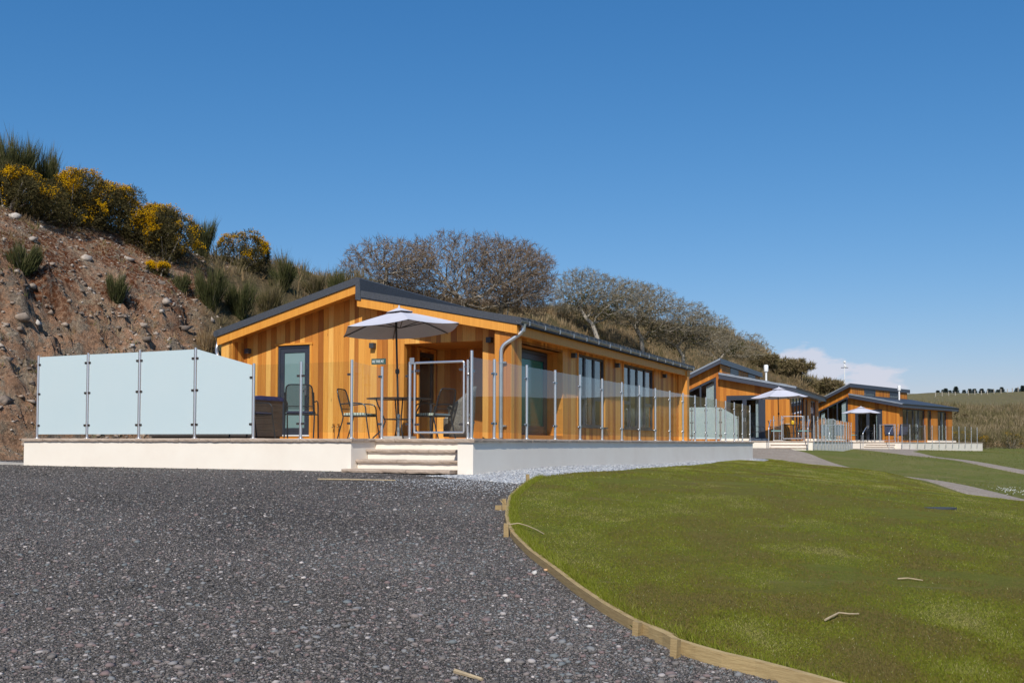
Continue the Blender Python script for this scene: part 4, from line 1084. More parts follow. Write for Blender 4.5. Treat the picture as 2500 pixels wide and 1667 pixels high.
# ------------------------------------------------------------------ ground, hill, drive, lawn
def sheet(name, mat, rows, off, kind='structure', nu=24, label=None, skirt=0):
    """loft: rows = list of ((xl,yl),(xr,yr)); draped on the ground"""
    V = []
    for (a, b) in rows:
        t = np.linspace(0, 1, nu)[:, None]; V.append(np.array(a)*(1-t)+np.array(b)*t)
    V = np.concatenate(V); o = off(V[:, 0], V[:, 1]) if callable(off) else off
    z = HZ(V[:, 0], V[:, 1])+o
    if skirt: q = z.reshape(len(rows), nu); q[:, 0] -= skirt; q[:, -1] -= skirt; V = V.copy()
    ob = npmesh(name, np.c_[V, z], grid_faces(nu, len(rows)), mat, smooth=True)
    if kind: ob['kind'] = kind
    return ob
def spaced(a, b, near, far, c, grow=.06):
    out = [c]; s = near; q = c
    while q < b: q += s; out.append(min(q, b)); s = min(far, s*(1+grow))
    s = near; q = c
    while q > a: q -= s; out.insert(0, max(q, a)); s = min(far, s*(1+grow))
    return np.array(out)
xs = spaced(-90, 220, .6, 8, 8); ys = spaced(-90, 420, .6, 10, 20)
XX, YY = np.meshgrid(xs, ys); sd, _p = _near(XX, YY); sd = sd.reshape(XX.shape)
ZZ = G(XX, YY)-.018-np.clip(sd, 0, 3)*.5
go = npmesh('ground', np.c_[XX.ravel(), YY.ravel(), ZZ.ravel()], grid_faces(len(xs), len(ys)), 'turf_far', smooth=True); struct(go)

# hillside following the foot line
FH = _resample(FOOT, .1)
keep = []; acc = 0; last = None
for i, q in enumerate(FH):
    if last is None: keep.append(i); last = q; continue
    d = np.hypot(*(q-last)[:2]); dist = math.hypot(q[0], q[1])
    st = .095 if (14 < q[1] < 40 and q[0] < 2) else (.3 if q[1] < 80 and q[0] < 25 and q[1] > 5 else 1.6)
    if d >= st: keep.append(i); last = q
FH = FH[keep]
T = np.gradient(FH[:, :2], axis=0); T /= np.linalg.norm(T, axis=1)[:, None]
for _ in range(6): T[1:-1] = (T[:-2]+T[1:-1]*2+T[2:])/4
T /= np.linalg.norm(T, axis=1)[:, None]
N = np.c_[-T[:, 1], T[:, 0]]
dd = [-.6, -.3]; q = 0.; s = .10
while q < 320: dd.append(q); s = s if q < 10 else s*1.09; q += min(s, 12)
dd = np.array(dd)
PX = FH[:, None, 0]+N[:, None, 0]*dd; PY = FH[:, None, 1]+N[:, None, 1]*dd
X, Y = PX.ravel(), PY.ravel()
sdh, par = _near(X, Y); z0 = HZ(X, Y); rel = np.clip(sdh/par[:, 1], 0, 3)
def sstep(x): x = np.clip(x, 0, 1); return x*x*(3-2*x)
def zone_rock(X, Y): return sstep((-.30*Y-X+ (fbm(X*.5, Y*.5, 0, 3, 5)-.5)*3)/1.3+.3)*sstep((46-Y)/4)
rockz = zone_rock(X, Y)
am = sstep(sdh/1.2)*sstep((26-par[:, 1])/10)
rid = 1-np.abs(2*fbm(X*1.1, Y*1.1, z0*1.6, 4, 21)-1)
def worley(x, y, seed):
    xi = np.floor(x).astype(np.int64); yi = np.floor(y).astype(np.int64); f1 = np.full(x.shape, 9.); f2 = f1.copy(); c = np.zeros_like(x); zz = np.zeros_like(xi)
    for i in (-1, 0, 1):
        for j in (-1, 0, 1):
            a = xi+i; b_ = yi+j; px_ = a+_h(a, b_, zz, seed); py_ = b_+_h(a, b_, zz, seed+1); d = np.hypot(x-px_, y-py_)
            m = d < f1; f2 = np.where(m, f1, np.minimum(f2, d)); c = np.where(m, _h(a, b_, zz, seed+2), c); f1 = np.where(m, d, f1)
    return c, f2-f1
SS = np.repeat(np.r_[0, np.cumsum(np.hypot(*np.diff(FH[:, :2], axis=0).T))], len(dd)); wx, wy = SS+.5*(fbm(X*1.3, Y*1.3, z0, 2, 41)-.5), sdh*1.5+.5*(fbm(X*1.3, Y*1.3, z0, 2, 43)-.5)
c1, e1 = worley(wx*.9, wy*.9, 50); c2, e2 = worley(wx*2.6, wy*2.6, 60)
blocky = (c1-.5)*.95-np.clip(.10-e1, 0, 1)*3.2+(c2-.5)*.38-np.clip(.12-e2, 0, 1)*1.6
rockmask = sstep((fbm(X*.55, Y*.55, z0*.6, 3, 88)-.40)/.12)
lump = fbm(X*.45, Y*.45, z0*.5, 4, 3)-.5
fine = fbm(X*3.1, Y*3.1, z0*4.5, 3, 9)-.5
low = sstep((.50-rel)/.14)
disp = am*(rockz*(low*(np.clip(rid-.62, 0, 1)*2.3-.35)*.5+blocky*low*(.25+.75*rockmask)+(fine*.30*(.3+low)))+lump*.75+(1-rockz)*fine*.22)
far = sstep((par[:, 1]-26)/30)*sstep(sdh/8)
disp += far*(fbm(X*.05, Y*.05, 0, 3, 31)-.5)*2.5*sstep(sdh/30)
HV = np.c_[X, Y, z0]; HV[:, 2] += disp
HV[:, 0] += am*rockz*low*(fbm(X*2, Y*2, z0*2, 2, 77)-.5)*.35*np.repeat(N[:, 0], len(dd)); 
HV[:, 2] -= (sdh < .02)*.12
field = far*sstep((sdh-45)/30)
hill = npmesh('hillside', HV, grid_faces(len(dd), len(FH))[:, ::-1], 'hill_ground', smooth=True,
              extra={'rock': rockz, 'cell': rockmask*low*(.35+.65*c1), 'moss': sstep((rel-.26)/.12)*sstep((.86-rel)/.2), 'field': field, 'vegtop': sstep((rel-.8)/.2)*(1-rockz)})
struct(hill)
_hz = lambda x, y: HZ(x, y)

EDGE = [(2.7,3.35),(2.0,4.08),(1.41,4.8),(1.27,4.97),(1.09,5.14),(.91,5.37),(.84,5.6),(.71,5.82),(.57,6.26),(.43,6.84),(.29,7.53),(.14,8.22),(.02,8.95),(-.04,9.46),(-.07,10.2),(-.06,11.02),(-.04,11.77),(.08,12.75),(.2,13.5),(.35,14.29)]
ey = np.array([p[1] for p in EDGE]); ex = np.array([p[0] for p in EDGE])
edge_x = lambda y: np.interp(y, ey, ex)
foot_x = lambda y: np.interp(y, FL[:60, 1], FL[:60, 0])
rows = []
for y in np.r_[np.linspace(-14, 3.3, 20), np.linspace(3.35, 14.29, 60), np.linspace(14.5, 22.3, 24)]:
    xr = float(edge_x(y)) if y > 3.35 else 2.7+(3.35-y)*.9
    if y > 14.29: xr = .1-(y-14.29)*1.2
    rows.append(((float(foot_x(y))+.45, y), (xr, y)))
gund = lambda x, y: .012+.03*(fbm(x*.35, y*.35, 0, 3, 61)-.5)
sheet('driveway', 'gravel', rows, lambda x, y: .0, nu=90)
# slate chippings along the side wall
SE = [(.10,13.55),(.35,14.29),(.96,15.27),(1.69,16.2),(2.73,18.5),(4.57,23.56),(7.0,29.6),(8.6,33.4),(9.6,35.6)]
wall = [F1.W(-.5, -.5), F1.W(0, 0), F1.W(0, .9), F1.W(0, 2), F1.W(0, 4.4), F1.W(0, 10), F1.W(0, 16.8), F1.W(0, 21.4), F1.W(-.4, 24)]
rows = []
for i in range(len(SE)-1):
    for k in range(6):
        t = k/6; rows.append((tuple(np.array(wall[i][:2])*(1-t)+np.array(wall[i+1][:2])*t), tuple(np.array(SE[i])*(1-t)+np.array(SE[i+1])*t)))
rows.append((wall[-1][:2], SE[-1]))
sheet('slate_strip', 'slate_chips', rows, .006, nu=14)
# foreground lawn
LL = [(4.2,1.9)]+EDGE[:3]+EDGE[6:]+SE[2:8]
RR = [(14,0),(12.5,2.2),(12,3.5),(11.5,4.5)]
Rk = np.array([(11.5,4.5),(10.6,8),(9.9,12),(9.6,16),(9.9,21),(10.05,25),(10.1,29),(10.0,32),(9.6,34.4)])
nL = len(LL)-4; tt = np.linspace(0, 1, nL+1)[1:]; yl = np.array([p[1] for p in LL[4:]])
for y in yl: RR.append((float(np.interp(max(y*1.02, 4.6), Rk[:, 1], Rk[:, 0])), max(y*1.02, 4.6)))
rows = []
for i in range(len(LL)-1):
    m = 5
    for k in range(m):
        t = k/m; rows.append((tuple(np.array(LL[i])*(1-t)+np.array(LL[i+1])*t), tuple(np.array(RR[i])*(1-t)+np.array(RR[i+1])*t)))
rows.append((LL[-1], RR[-1]))
def lawn_off(x, y):
    e = x-np.interp(y, np.r_[ey, 15.27, 16.2, 18.5, 23.56, 29.6, 33.4], np.r_[ex, .96, 1.69, 2.73, 4.57, 7.0, 8.6])
    rr = np.interp(y, Rk[:, 1], Rk[:, 0])-x
    return (.045+.02*fbm(x*.8, y*.8, 0, 3, 71))*sstep(rr/.8+.02)*np.where(e < .5, 1, 1)
lawn = sheet('lawn', 'turf', rows, lawn_off, nu=70, skirt=.03)
# gravel paths
def ribbon(name, pts, mat, off):
    P = np.array(pts, float); q = _resample(np.c_[P, np.zeros((len(P), 2))][:, :5], .5)
    T = np.gradient(q[:, :2], axis=0); T /= np.linalg.norm(T, axis=1)[:, None]; n = np.c_[-T[:, 1], T[:, 0]]
    w = q[:, 2]*(1+.12*(fbm(q[:, 0]*.9, q[:, 1]*.9, 0, 2, 8)-.5)); return sheet(name, mat, [((a[0]+b[0]*c, a[1]+b[1]*c), (a[0]-b[0]*c, a[1]-b[1]*c)) for a, b, c in zip(q, n, w)], off, nu=14, skirt=.06)
ribbon('gravel_path', [(10.2,44.0,2.4),(10.6,41.5,1.6),(10.9,39.0,1.25),(11.2,37,.95),(11.7,35.2,.6),(12.0,33.4,.42),(11.7,30,.4),(11.1,26,.5),(10.9,22.5,.8),(11.2,18,1.0),(13,12,1.0),(17,5,1.0)], 'path_gravel', .012)
ribbon('gravel_path', [(5.5,39.8,2.0),(8.5,39.4,2.3),(10.6,38.9,1.7),(11.4,38.6,.6)], 'path_gravel', .022)
ribbon('gravel_path', [(24.0,65,2.4),(22.6,60.5,2.4),(21.3,56,1.3),(20.9,52,.8),(20.2,47,.55),(19.4,42,.5),(19.4,38.5,.6),(20.5,34,.8),(24,26,1.0)], 'path_gravel', .014)
V = HZ(np.array([-9.2]), np.array([18.9]))[0]
m = MB(); L_ = [(-9.15,18.75),(-9.9,19.1),(-11.5,20.3),(-13.5,21.6)]
for (a, b2) in zip(L_[:-1], L_[1:]):
    za, zb = float(HZ(*a)), float(HZ(*b2)); w = .32
    m.hexa([(a[0],a[1],za-.1),(b2[0],b2[1],zb-.1),(b2[0]+.25,b2[1]+w,zb-.1),(a[0]+.25,a[1]+w,za-.1),(a[0],a[1],za+.035),(b2[0],b2[1],zb+.035),(b2[0]+.25,b2[1]+w,zb+.035),(a[0]+.25,a[1]+w,za+.035)])
struct(m.build('concrete_kerb', 'concrete'))

# loose gravel stones, denser near the camera
def screen_sample(n, y0, y1, p, xl, xr, seed):
    r = np.random.default_rng(seed); u = r.random(n)
    Y = (y0**(1-p)+(y1**(1-p)-y0**(1-p))*u)**(1/(1-p)); a = np.maximum(xl(Y), -.56*Y-.3); b2 = np.minimum(xr(Y), .56*Y+.3)
    return a+(b2-a)*r.random(n), Y
X, Y = screen_sample(300000, 4.3, 21, 1.7, lambda y: foot_x(y)+.5, lambda y: edge_x(np.minimum(y, 14.2))-.01, 3)
vv = (X+.608)*.4139+(Y-14.93)*.9103; uu = (X+.608)*.9103-(Y-14.93)*.4139; ok = ((vv < -.11) | (uu < -9.5)) & ~((vv > -.3) & (uu > -2.2) & (uu < .3)) & ((Y < 14.29) | (X < -.2)); X, Y = X[ok], Y[ok]
S = rng.gamma(1.6, .0019, len(X))+.0026; S = np.minimum(S*(1+.05*(Y-4)), .024)
rv = rng.random(len(X))**1.15; rv = np.where(rv < .9, np.clip(rv+(fbm(X*.45+.3*Y, Y*.5, 0, 4, 27)-.5)*.55, 0, .9), rv); big = S > .013
V, F_, rr_ = stones(np.c_[X, Y, HZ(X, Y)+S*.15], S, rv, seed=4)
tag(npmesh('loose_gravel', V, F_, 'gravel_stone', rr_), 'loose dark and pinkish gravel stones scattered over the drive', 'gravel', kind='stuff')
X, Y = screen_sample(3000, 4.4, 13, 1.7, lambda y: -.56*y, lambda y: edge_x(np.minimum(y, 14.2))-.04, 13)
S = np.minimum(rng.gamma(2.0, .0042, len(X))+.007, .026); V, F_, rr_ = stones(np.c_[X, Y, HZ(X, Y)+S*.25], S, rng.choice([.3, .55, .75, .82, .83, .90, .93, .96, .985, 1.0], len(X), p=[.14, .16, .14, .14, .10, .10, .08, .07, .04, .03]), ICO, ICOF, .5, .2, 14)
tag(npmesh('pebbles', V, F_, 'gravel_stone', rr_), 'larger pink, grey and pale pebbles lying among the dark gravel', 'pebbles', kind='stuff')
# chips on the slate strip
r = np.random.default_rng(8); n = 26000; k = r.integers(0, len(SE)-2, n); t = r.random(n); w = r.random(n)
wa = np.array([p[:2] for p in wall]); se = np.array(SE)
A = wa[k]*(1-t)[:, None]+wa[k+1]*t[:, None]; Bq = se[k]*(1-t)[:, None]+se[k+1]*t[:, None]; PQ = A*(1-w)[:, None]+Bq*w[:, None]
V, F_, rr_ = stones(np.c_[PQ, HZ(PQ[:, 0], PQ[:, 1])+.010], r.uniform(.010, .026, n), r.random(n), flat=.4, seed=6)
tag(npmesh('slate_chippings', V, F_, 'slate_chip', rr_), 'blue grey slate chippings along the foot of the terrace wall', 'slate chippings', kind='stuff')
# scatter of slate onto the drive near the terrace corner
X = r.normal(-.35, .8, 2600); Y = 14.2-np.abs(r.normal(0, .9, 2600)); ok = (X < edge_x(Y)-.02); X, Y = X[ok], Y[ok]
V, F_, rr_ = stones(np.c_[X, Y, HZ(X, Y)+.006], r.uniform(.007, .014, len(X)), r.random(len(X)), flat=.4, seed=7)
tag(npmesh('scattered_slate', V, F_, 'slate_chip', rr_), 'grey slate chips spilled onto the dark drive at the terrace corner', 'slate chippings', kind='stuff')
# pathway stones
# lawn blades
def patch(x, y): return sstep((fbm(x*.42, y*.8, 0, 4, 91)-.56)/.08)*sstep((fbm(x*2.5, y*3, 0, 3, 95)-.42)/.15)
allx = lambda y: np.interp(y, np.r_[ey, 15.27, 16.2, 18.5, 23.56, 29.6, 33.4], np.r_[ex, .96, 1.69, 2.73, 4.57, 7.0, 8.6])
X, Y = screen_sample(560000, 4.2, 34, 1.6, lambda y: allx(y)+.045, lambda y: np.interp(y, Rk[:, 1], Rk[:, 0])-.1, 5)
pm = patch(X, Y); ok = rng.random(len(X)) > pm*.85; X, Y = X[ok], Y[ok]; pm = pm[ok]
n = len(X); Z = HZ(X, Y)+lawn_off(X, Y)-.003
D = unit(np.c_[rng.normal(0, .85, n), rng.normal(0, .85, n), np.ones(n)])
tone = fbm(X*.7, Y*.35, 0, 4, 33); t2 = fbm(X*2.2, Y*1.4, 0, 3, 37); hv = np.clip(.50+(tone-.5)*1.1+(t2-.5)*2.1+rng.normal(0, .24, n), 0, .93); hv = np.where(rng.random(n) < .012, .98, hv); hv = np.where(pm > .5, hv*.3+.0, hv)
L = rng.uniform(.008, .020, n)*(1-.4*pm)*(.8+.5*fbm(X*1.5, Y*1.5, 0, 3, 12)); Wd = rng.uniform(.0028, .0052, n)*(1+.09*(Y-4))
V, F_, rr_ = blades(np.c_[X, Y, Z], D, L*(1+.02*(Y-4)), Wd, hv)
tag(npmesh('lawn_grass', V, F_, 'lawn_blade', rr_), 'short mown grass of the foreground lawn', 'grass', kind='stuff')
# tufts hanging over the timber edge
X = []; Y = []
yy = rng.uniform(4.2, 14.3, 9000); xx = allx(yy)+rng.uniform(.04, .14, 9000); n = 9000
V, F_, rr_ = blades(np.c_[xx, yy, HZ(xx, yy)+.04], unit(np.c_[rng.normal(-.25, .5, n), rng.normal(0, .5, n), np.ones(n)]), rng.uniform(.035, .085, n), rng.uniform(.003, .006, n), rng.uniform(.3, .93, n))
tag(npmesh('edge_grass', V, F_, 'lawn_blade', rr_), 'longer grass growing along the timber lawn edging', 'grass', kind='stuff')
# far lawn tufts
X = rng.uniform(8, 45, 90000); Y = rng.uniform(18, 84, 90000)
ok = (X < .53*Y+1) & (X > .2*Y) & (_near(X, Y)[0] < 0) & (X > np.interp(Y, [18, 25, 33, 36, 42, 48, 62, 80], [10.6, 10.6, 10.6, 13.6, 14.5, 17, 24.5, 36])); X, Y = X[ok], Y[ok]
def near_path(X, Y):
    d = np.full(len(X), 9.)
    for pts in ([(11.2,39,2.0),(11.55,34,.75),(11.4,30,.6),(11.0,26,.7),(10.8,22.5,.9)], [(22.6,60.5,2.4),(21.3,56,1.3),(20.9,52,.8),(20.2,47,.55),(19.4,42,.5),(19.4,38.5,.6),(20.5,34,.8)]):
        for a, b2 in zip(pts[:-1], pts[1:]):
            ex_, ey_ = b2[0]-a[0], b2[1]-a[1]; t = np.clip(((X-a[0])*ex_+(Y-a[1])*ey_)/(ex_**2+ey_**2), 0, 1)
            d = np.minimum(d, np.hypot(X-a[0]-t*ex_, Y-a[1]-t*ey_)-(a[2]*(1-t)+b2[2]*t))
    return d
ok = near_path(X, Y) > 0; X, Y = X[ok], Y[ok]; n = len(X)
V, F_, rr_ = blades(np.c_[X, Y, G(X, Y)-.06], unit(np.c_[rng.normal(0, .6, n), rng.normal(0, .6, n), np.ones(n)]), rng.uniform(.05, .12, n), rng.uniform(.02, .05, n), np.clip(fbm(X*.5, Y*.25, 0, 3, 44)*1.3-.15+rng.normal(0, .13, n), 0, 1))
tag(npmesh('far_lawn_grass', V, F_, 'green_grass', rr_), 'greener grass of the lawns between the gravel paths', 'grass', kind='stuff')
n = 110; X = np.r_[rng.normal(12.6, .5, 55), rng.normal(13.2, 1.0, 55)]; Y = X*1.55+5.6+rng.normal(0, .5, n)
V, F_, rr_ = stones(np.c_[X, Y, G(X, Y)+.04], rng.uniform(.010, .018, n), rng.random(n), flat=.6, seed=9)
tag(npmesh('daisies', V, F_, 'daisy', rr_), 'white daisies beside the gravel path on the right', 'flowers', kind='stuff')

# timber edging boards and pegs
def board(pts, h0, h1, label, th=.036, below=.06):
    t = MB(); P = np.array(pts, float)
    T = np.gradient(P, axis=0); T /= np.linalg.norm(T, axis=1)[:, None]; n = np.c_[T[:, 1], -T[:, 0]]
    vs = []
    for i in range(len(P)):
        f = i/(len(P)-1); h = h0*(1-f)+h1*f; z = float(HZ(*P[i])); a = P[i]; b2 = P[i]+n[i]*th
        vs += [(a[0], a[1], z-below), (b2[0], b2[1], z-below), (b2[0], b2[1], z+h), (a[0], a[1], z+h)]
    fs = []
    for i in range(len(P)-1):
        for k in range(4): a = i*4+k; c = i*4+(k+1) % 4; fs.append((a, c, c+4, a+4))
    fs += [(3, 2, 1, 0), tuple(range(len(vs)-4, len(vs)))]
    t.add(vs, fs, .0 if h0 > .09 else .3)
    c = P[len(P)//2]; off = (c[0], c[1], float(HZ(*c)))
    o = t.build('edging_board', 'edging_wood', None, off); o.location = off
    return tag(o, label, 'timber edging', 'timber boards edging the lawn')
dense = lambda a, b2: [(float(edge_x(y)), y) for y in np.linspace(a, b2, max(3, int(abs(b2-a)/.12)))]
board(dense(5.52, 9.2), .064, .055, 'long curved weathered board edging the lawn, between the two lowest pegs and the splintered one')
board(dense(9.22, 14.28), .062, .055, 'far curved grey timber board edging the lawn, below the terrace corner')
board([(float(edge_x(y))-.03, y) for y in np.linspace(3.4, 5.66, 18)], .098, .070, 'fresh pale yellow board edging the lawn at the bottom of the photo')
for i, (x, y, h, lab, ls) in enumerate(((.22, 13.72, .13, 'small timber peg at the far end of the lawn edging', 0), (-.083, 11.0, .12, 'splintered timber peg on the bend of the lawn edging', 1), (-.05, 9.22, .12, 'timber peg at the joint of the two curved lawn edging boards', 0), (.72, 5.74, .078, 'pale timber peg just above the joint with the fresh yellow board', 0), (.865, 5.30, .10, 'pale timber peg standing against the fresh yellow board', 0))):
    z = float(HZ(x, y)); m = MB().hexa([(-.024,-.02,-.08),(.024,-.02,-.08),(.024,.02,-.08),(-.024,.02,-.08),(-.022,-.02,h),(.022,-.018,h-.006),(.022,.02,h),(-.022,.02,h+.004)], .5)
    if ls:
        rr2 = random.Random(3)
        for k in range(9):
            a = rr2.uniform(-.03, .03); m.hexa([(a-.005,-.022,h-.05),(a+.005,-.022,h-.05),(a+.005,-.012,h-.05),(a-.005,-.012,h-.05)]+[(a-.002+rr2.uniform(-.05,.02),-.022+rr2.uniform(-.02,.02),h+rr2.uniform(-.01,.03))]*4, .2)
        m.box(-.10, -.03, -.02, -.005, -.02, .055, .5)
    o = m.build('edging_peg', 'edging_wood'); o.location = (x, y, z); o.rotation_euler = (R(2), R(-2+i), R((10, 5, -5, 48, 50)[i])); tag(o, lab, 'wooden peg', 'timber pegs holding the lawn edging')
def stick(pts, r, label):
    base = np.mean(pts, axis=0); z0 = float(HZ(base[0], base[1]))
    m = MB(); n = len(pts)
    m.tube([(p[0]-base[0], p[1]-base[1], p[2]+float(HZ(p[0], p[1]))-z0) for p in pts], [r*(1-.5*i/n) for i in range(n)], 6)
    o = m.build('stick', 'stick_wood', smooth=True); o.location = (base[0], base[1], z0); tag(o, label, 'stick', 'dead sticks lying about')
stick([(1.84,5.88,.075),(1.90,5.95,.08),(1.97,6.03,.085),(2.03,6.03,.08),(2.10,6.06,.075)], .007, 'pale bent stick on the lawn at the lower right')
stick([(2.80,7.26,.07),(2.88,7.27,.075),(2.97,7.23,.07)], .006, 'small pale stick on the lawn at the right')
stick([(-.03,9.30,.10),(.06,9.33,.11),(.14,9.26,.10),(.23,9.14,.08),(.29,8.98,.07)], .006, 'thin forked straw coloured twig beside the middle edging peg')
stick([(-.28,5.0,.012),(-.22,4.93,.016),(-.14,4.86,.014)], .013, 'brown broken stick on the gravel at the bottom edge')
stick([(-2.75,14.15,.012),(-2.3,14.0,.02),(-1.62,13.92,.012)], .012, 'long pale stick on the gravel in front of the steps')
o = MB().prism([(.20*math.cos(a)*1.0, .07*math.sin(a)) for a in [i*math.pi/6 for i in range(12)]], 'z', 0, .022).build('flat_slab', 'tile'); o.location = (5.24, 12.2, float(HZ(5.24, 12.2))+.055); tag(o, 'small blue grey slab lying flat in the lawn', 'slab')
def stone(x, y, s, mat, label, fl=.6):
    V, F_, q = stones(np.array([[0, 0, 0.]]), np.array([s]), np.array([.9]), ICO, ICOF, fl, .18, int(x*100) % 97)
    o = npmesh('loose_stone', V, F_, mat, q, smooth=False); o.location = (x, y, float(HZ(x, y))+s*fl*.6); tag(o, label, 'stone', 'single stones on the drive')
stone(.17, 7.5, .028, 'stone_pale', 'whitish stone on the gravel just left of the curved lawn edging')
stone(.26, 7.62, .024, 'food_tan', 'pinkish stone lying against the curved lawn edging board')
stone(-.02, 5.2, .022, 'stone_pale', 'pale flat stone pair member on the near gravel')
stone(.46, 5.9, .020, 'stone_pale', 'small white stone by the lower lawn edging')

# ------------------------------------------------------------------ rocks on the bank
def hill_pts(n, x0, x1, y0, y1, cond, seed):
    r = np.random.default_rng(seed); X = r.uniform(x0, x1, n); Y = r.uniform(y0, y1, n); s_, p_ = _near(X, Y); ok = cond(X, Y, s_, p_, r); return X[ok], Y[ok], s_[ok], p_[ok]
from mathutils.bvhtree import BVHTree
_bv = BVHTree.FromPolygons([tuple(v) for v in HV], grid_faces(len(dd), len(FH)).tolist())
def HS(X, Y):
    out = np.empty(len(X))
    for i in range(len(X)):
        h = _bv.ray_cast(Vector((X[i], Y[i], 60)), Vector((0, 0, -1)))[0]
        out[i] = h.z if h else float(HZ(X[i], Y[i]))
    return out
def HS1(x, y): return float(HS([x], [y])[0])
X, Y, s_, p_ = hill_pts(60000, -24, -5, 14, 42, lambda X, Y, s, p, r: (s > .2) & (s < p[:, 1]) & (r.random(len(X)) < zone_rock(X, Y)*(.35+.65*fbm(X*.7, Y*.7, 0, 3, 2))), 12)
n = len(X); S = np.minimum(rng.gamma(1.0, .020, n)+.012, .20); S *= np.where(s_/p_[:, 1] < .5, 1.35, .85)
V, F_, rr_ = stones(np.c_[X, Y, HS(X, Y)+S*.1], S, rng.random(n)**1.6, OCT, OCTF, .6, .45, 15)
tag(npmesh('rock_rubble', V, F_, 'rubble_stone', rr_), 'loose stones and rubble on the bare earth bank', 'rubble', kind='stuff')
for i, (px, py, s) in enumerate(((-14.0, 27.8, .30), (-12.3, 28.6, .22), (-13.2, 27.2, .2), (-11.7, 30.2, .26), (-10.9, 23.9, .40), (-9.6, 24.7, .34), (-12.2, 24.6, .28), (-10.2, 26.6, .26), (-8.6, 27.9, .30))):
    V, F_, q = stones(np.array([[0, 0, 0.]]), np.array([s*.7]), np.array([(.95, .8, .85, .9, .35, .3, .5, .4, .5)[i]]), ICO, ICOF, .6, .42, 40+i)
    s *= .7
    o = npmesh('boulder', V, F_, 'rubble_stone', q); o.location = (px, py, HS1(px, py)+s*.15)
    tag(o, ('pale boulder high on the bare bank at the left', 'pale rounded rock under the gorse on the upper bank', 'small pale boulder beside the upper left broom', 'light rock below the small gorse clump', 'largest dark rock just above the frosted screen', 'brown rock above the middle of the frosted screen', 'grey rock low on the bank at the far left', 'mid grey rock in the rubble left of the cabin eave', 'tan rock next to the cabin eave')[i], 'rock', 'boulders on the earth bank')

# ------------------------------------------------------------------ vegetation
def scrub(name, label, mat, n, cond, box, per, L, W, spread, seed, hue=0.5, bend=.15):
    X, Y, s_, p_ = hill_pts(n, *box, cond, seed); Z = HS(X, Y); r = np.random.default_rng(seed+1)
    k = len(X); sz = r.uniform(.6, 1.4, k); tone = fbm(X*.8, Y*.8, 0, 3, seed)
    I = np.repeat(np.arange(k), per); m = len(I)
    a = r.uniform(0, 2*np.pi, m); q = np.abs(r.normal(0, spread, m))
    D = unit(np.c_[np.cos(a)*q, np.sin(a)*q-.05, np.ones(m)])
    P = np.c_[X[I]+np.cos(a)*.08*sz[I], Y[I]+np.sin(a)*.08*sz[I], Z[I]-.03]
    V, F_, rr_ = blades(P, D, L*sz[I]*r.uniform(.5, 1.2, m), W*r.uniform(.6, 1.4, m), np.clip(hue+(tone[I]-.5)*1.6+r.normal(0, .16, m), 0, 1), bend, seed)
    return tag(npmesh(name, V, F_, mat, rr_), label, 'scrub', kind='stuff')
isveg = lambda X, Y, p0=1.: (1-zone_rock(X, Y))
scrub('dry_grass', 'pale dry grass and bracken covering the bank behind the cabins', 'dry_grass', 26000, lambda X, Y, s, p, r: (s > 0) & (s < p[:, 1]*1.15+1) & (p[:, 1] < 30) & (r.random(len(X)) < isveg(X, Y)*(.15+.85*sstep((Y-34)/10)) ), (-16, 32, 24, 100), 9, .42, .022, .45, 51, .5)
scrub('hill_scrub', 'olive brown broom scrub on the slope left of the cabin roof', 'scrub_stem', 9000, lambda X, Y, s, p, r: (s > 0) & (s < p[:, 1]*1.2+1) & (p[:, 1] < 30) & (r.random(len(X)) < isveg(X, Y)*sstep((fbm(X*.35, Y*.35, 0, 3, 14)-.42)/.1)), (-16, 32, 24, 100), 22, .62, .020, .42, 52, .4)
scrub('bank_grass', 'green and straw grass at the foot of the earth bank', 'green_grass', 9000, lambda X, Y, s, p, r: (s > -.1) & (s < 1.6+r.random(len(X))) & (Y > 12) & (Y < 80), (-20, 24, 12, 84), 10, .26, .014, .6, 53, .6)
scrub('bank_tufts', 'sparse grass tufts scattered over the bare bank', 'green_grass', 2600, lambda X, Y, s, p, r: (s > 1) & (s < p[:, 1]) & (r.random(len(X)) < zone_rock(X, Y)*.35*(fbm(X*.9, Y*.9, 0, 3, 6) > .5)), (-24, -5, 14, 42), 12, .20, .012, .6, 57, .55)
scrub('straw_tufts', 'straw coloured dry grass clumps on the rocky bank', 'dry_grass', 7000, lambda X, Y, s, p, r: (s > .3) & (s < p[:, 1]*.95) & (r.random(len(X)) < zone_rock(X, Y)*(.10+.9*sstep((fbm(X*.8, Y*.8, 0, 3, 66)-.50)/.08))), (-24, -5, 14, 42), 14, .22, .013, .7, 59, .5)
farc = lambda X, Y, s, p, r: (s > .5) & (s < 100) & (p[:, 1] > 26) & (r.random(len(X)) < (1-sstep((s-30)/60)*.85)*sstep((fbm(X*.12, Y*.12, 0, 4, 24)-.36)/.12))
scrub('far_scrub', 'dense brown and olive scrub on the slope beyond the farthest cabin', 'far_scrub_stem', 15000, farc, (18, 100, 80, 165), 26, 1.15, .07, .75, 54, .45)
scrub('far_dry_grass', 'tawny rough grass on the slope beyond the farthest cabin', 'dry_grass', 14000, lambda X, Y, s, p, r: (s > -.5) & (s < 75) & (p[:, 1] > 26), (18, 105, 78, 175), 10, .55, .06, .6, 55, .55)

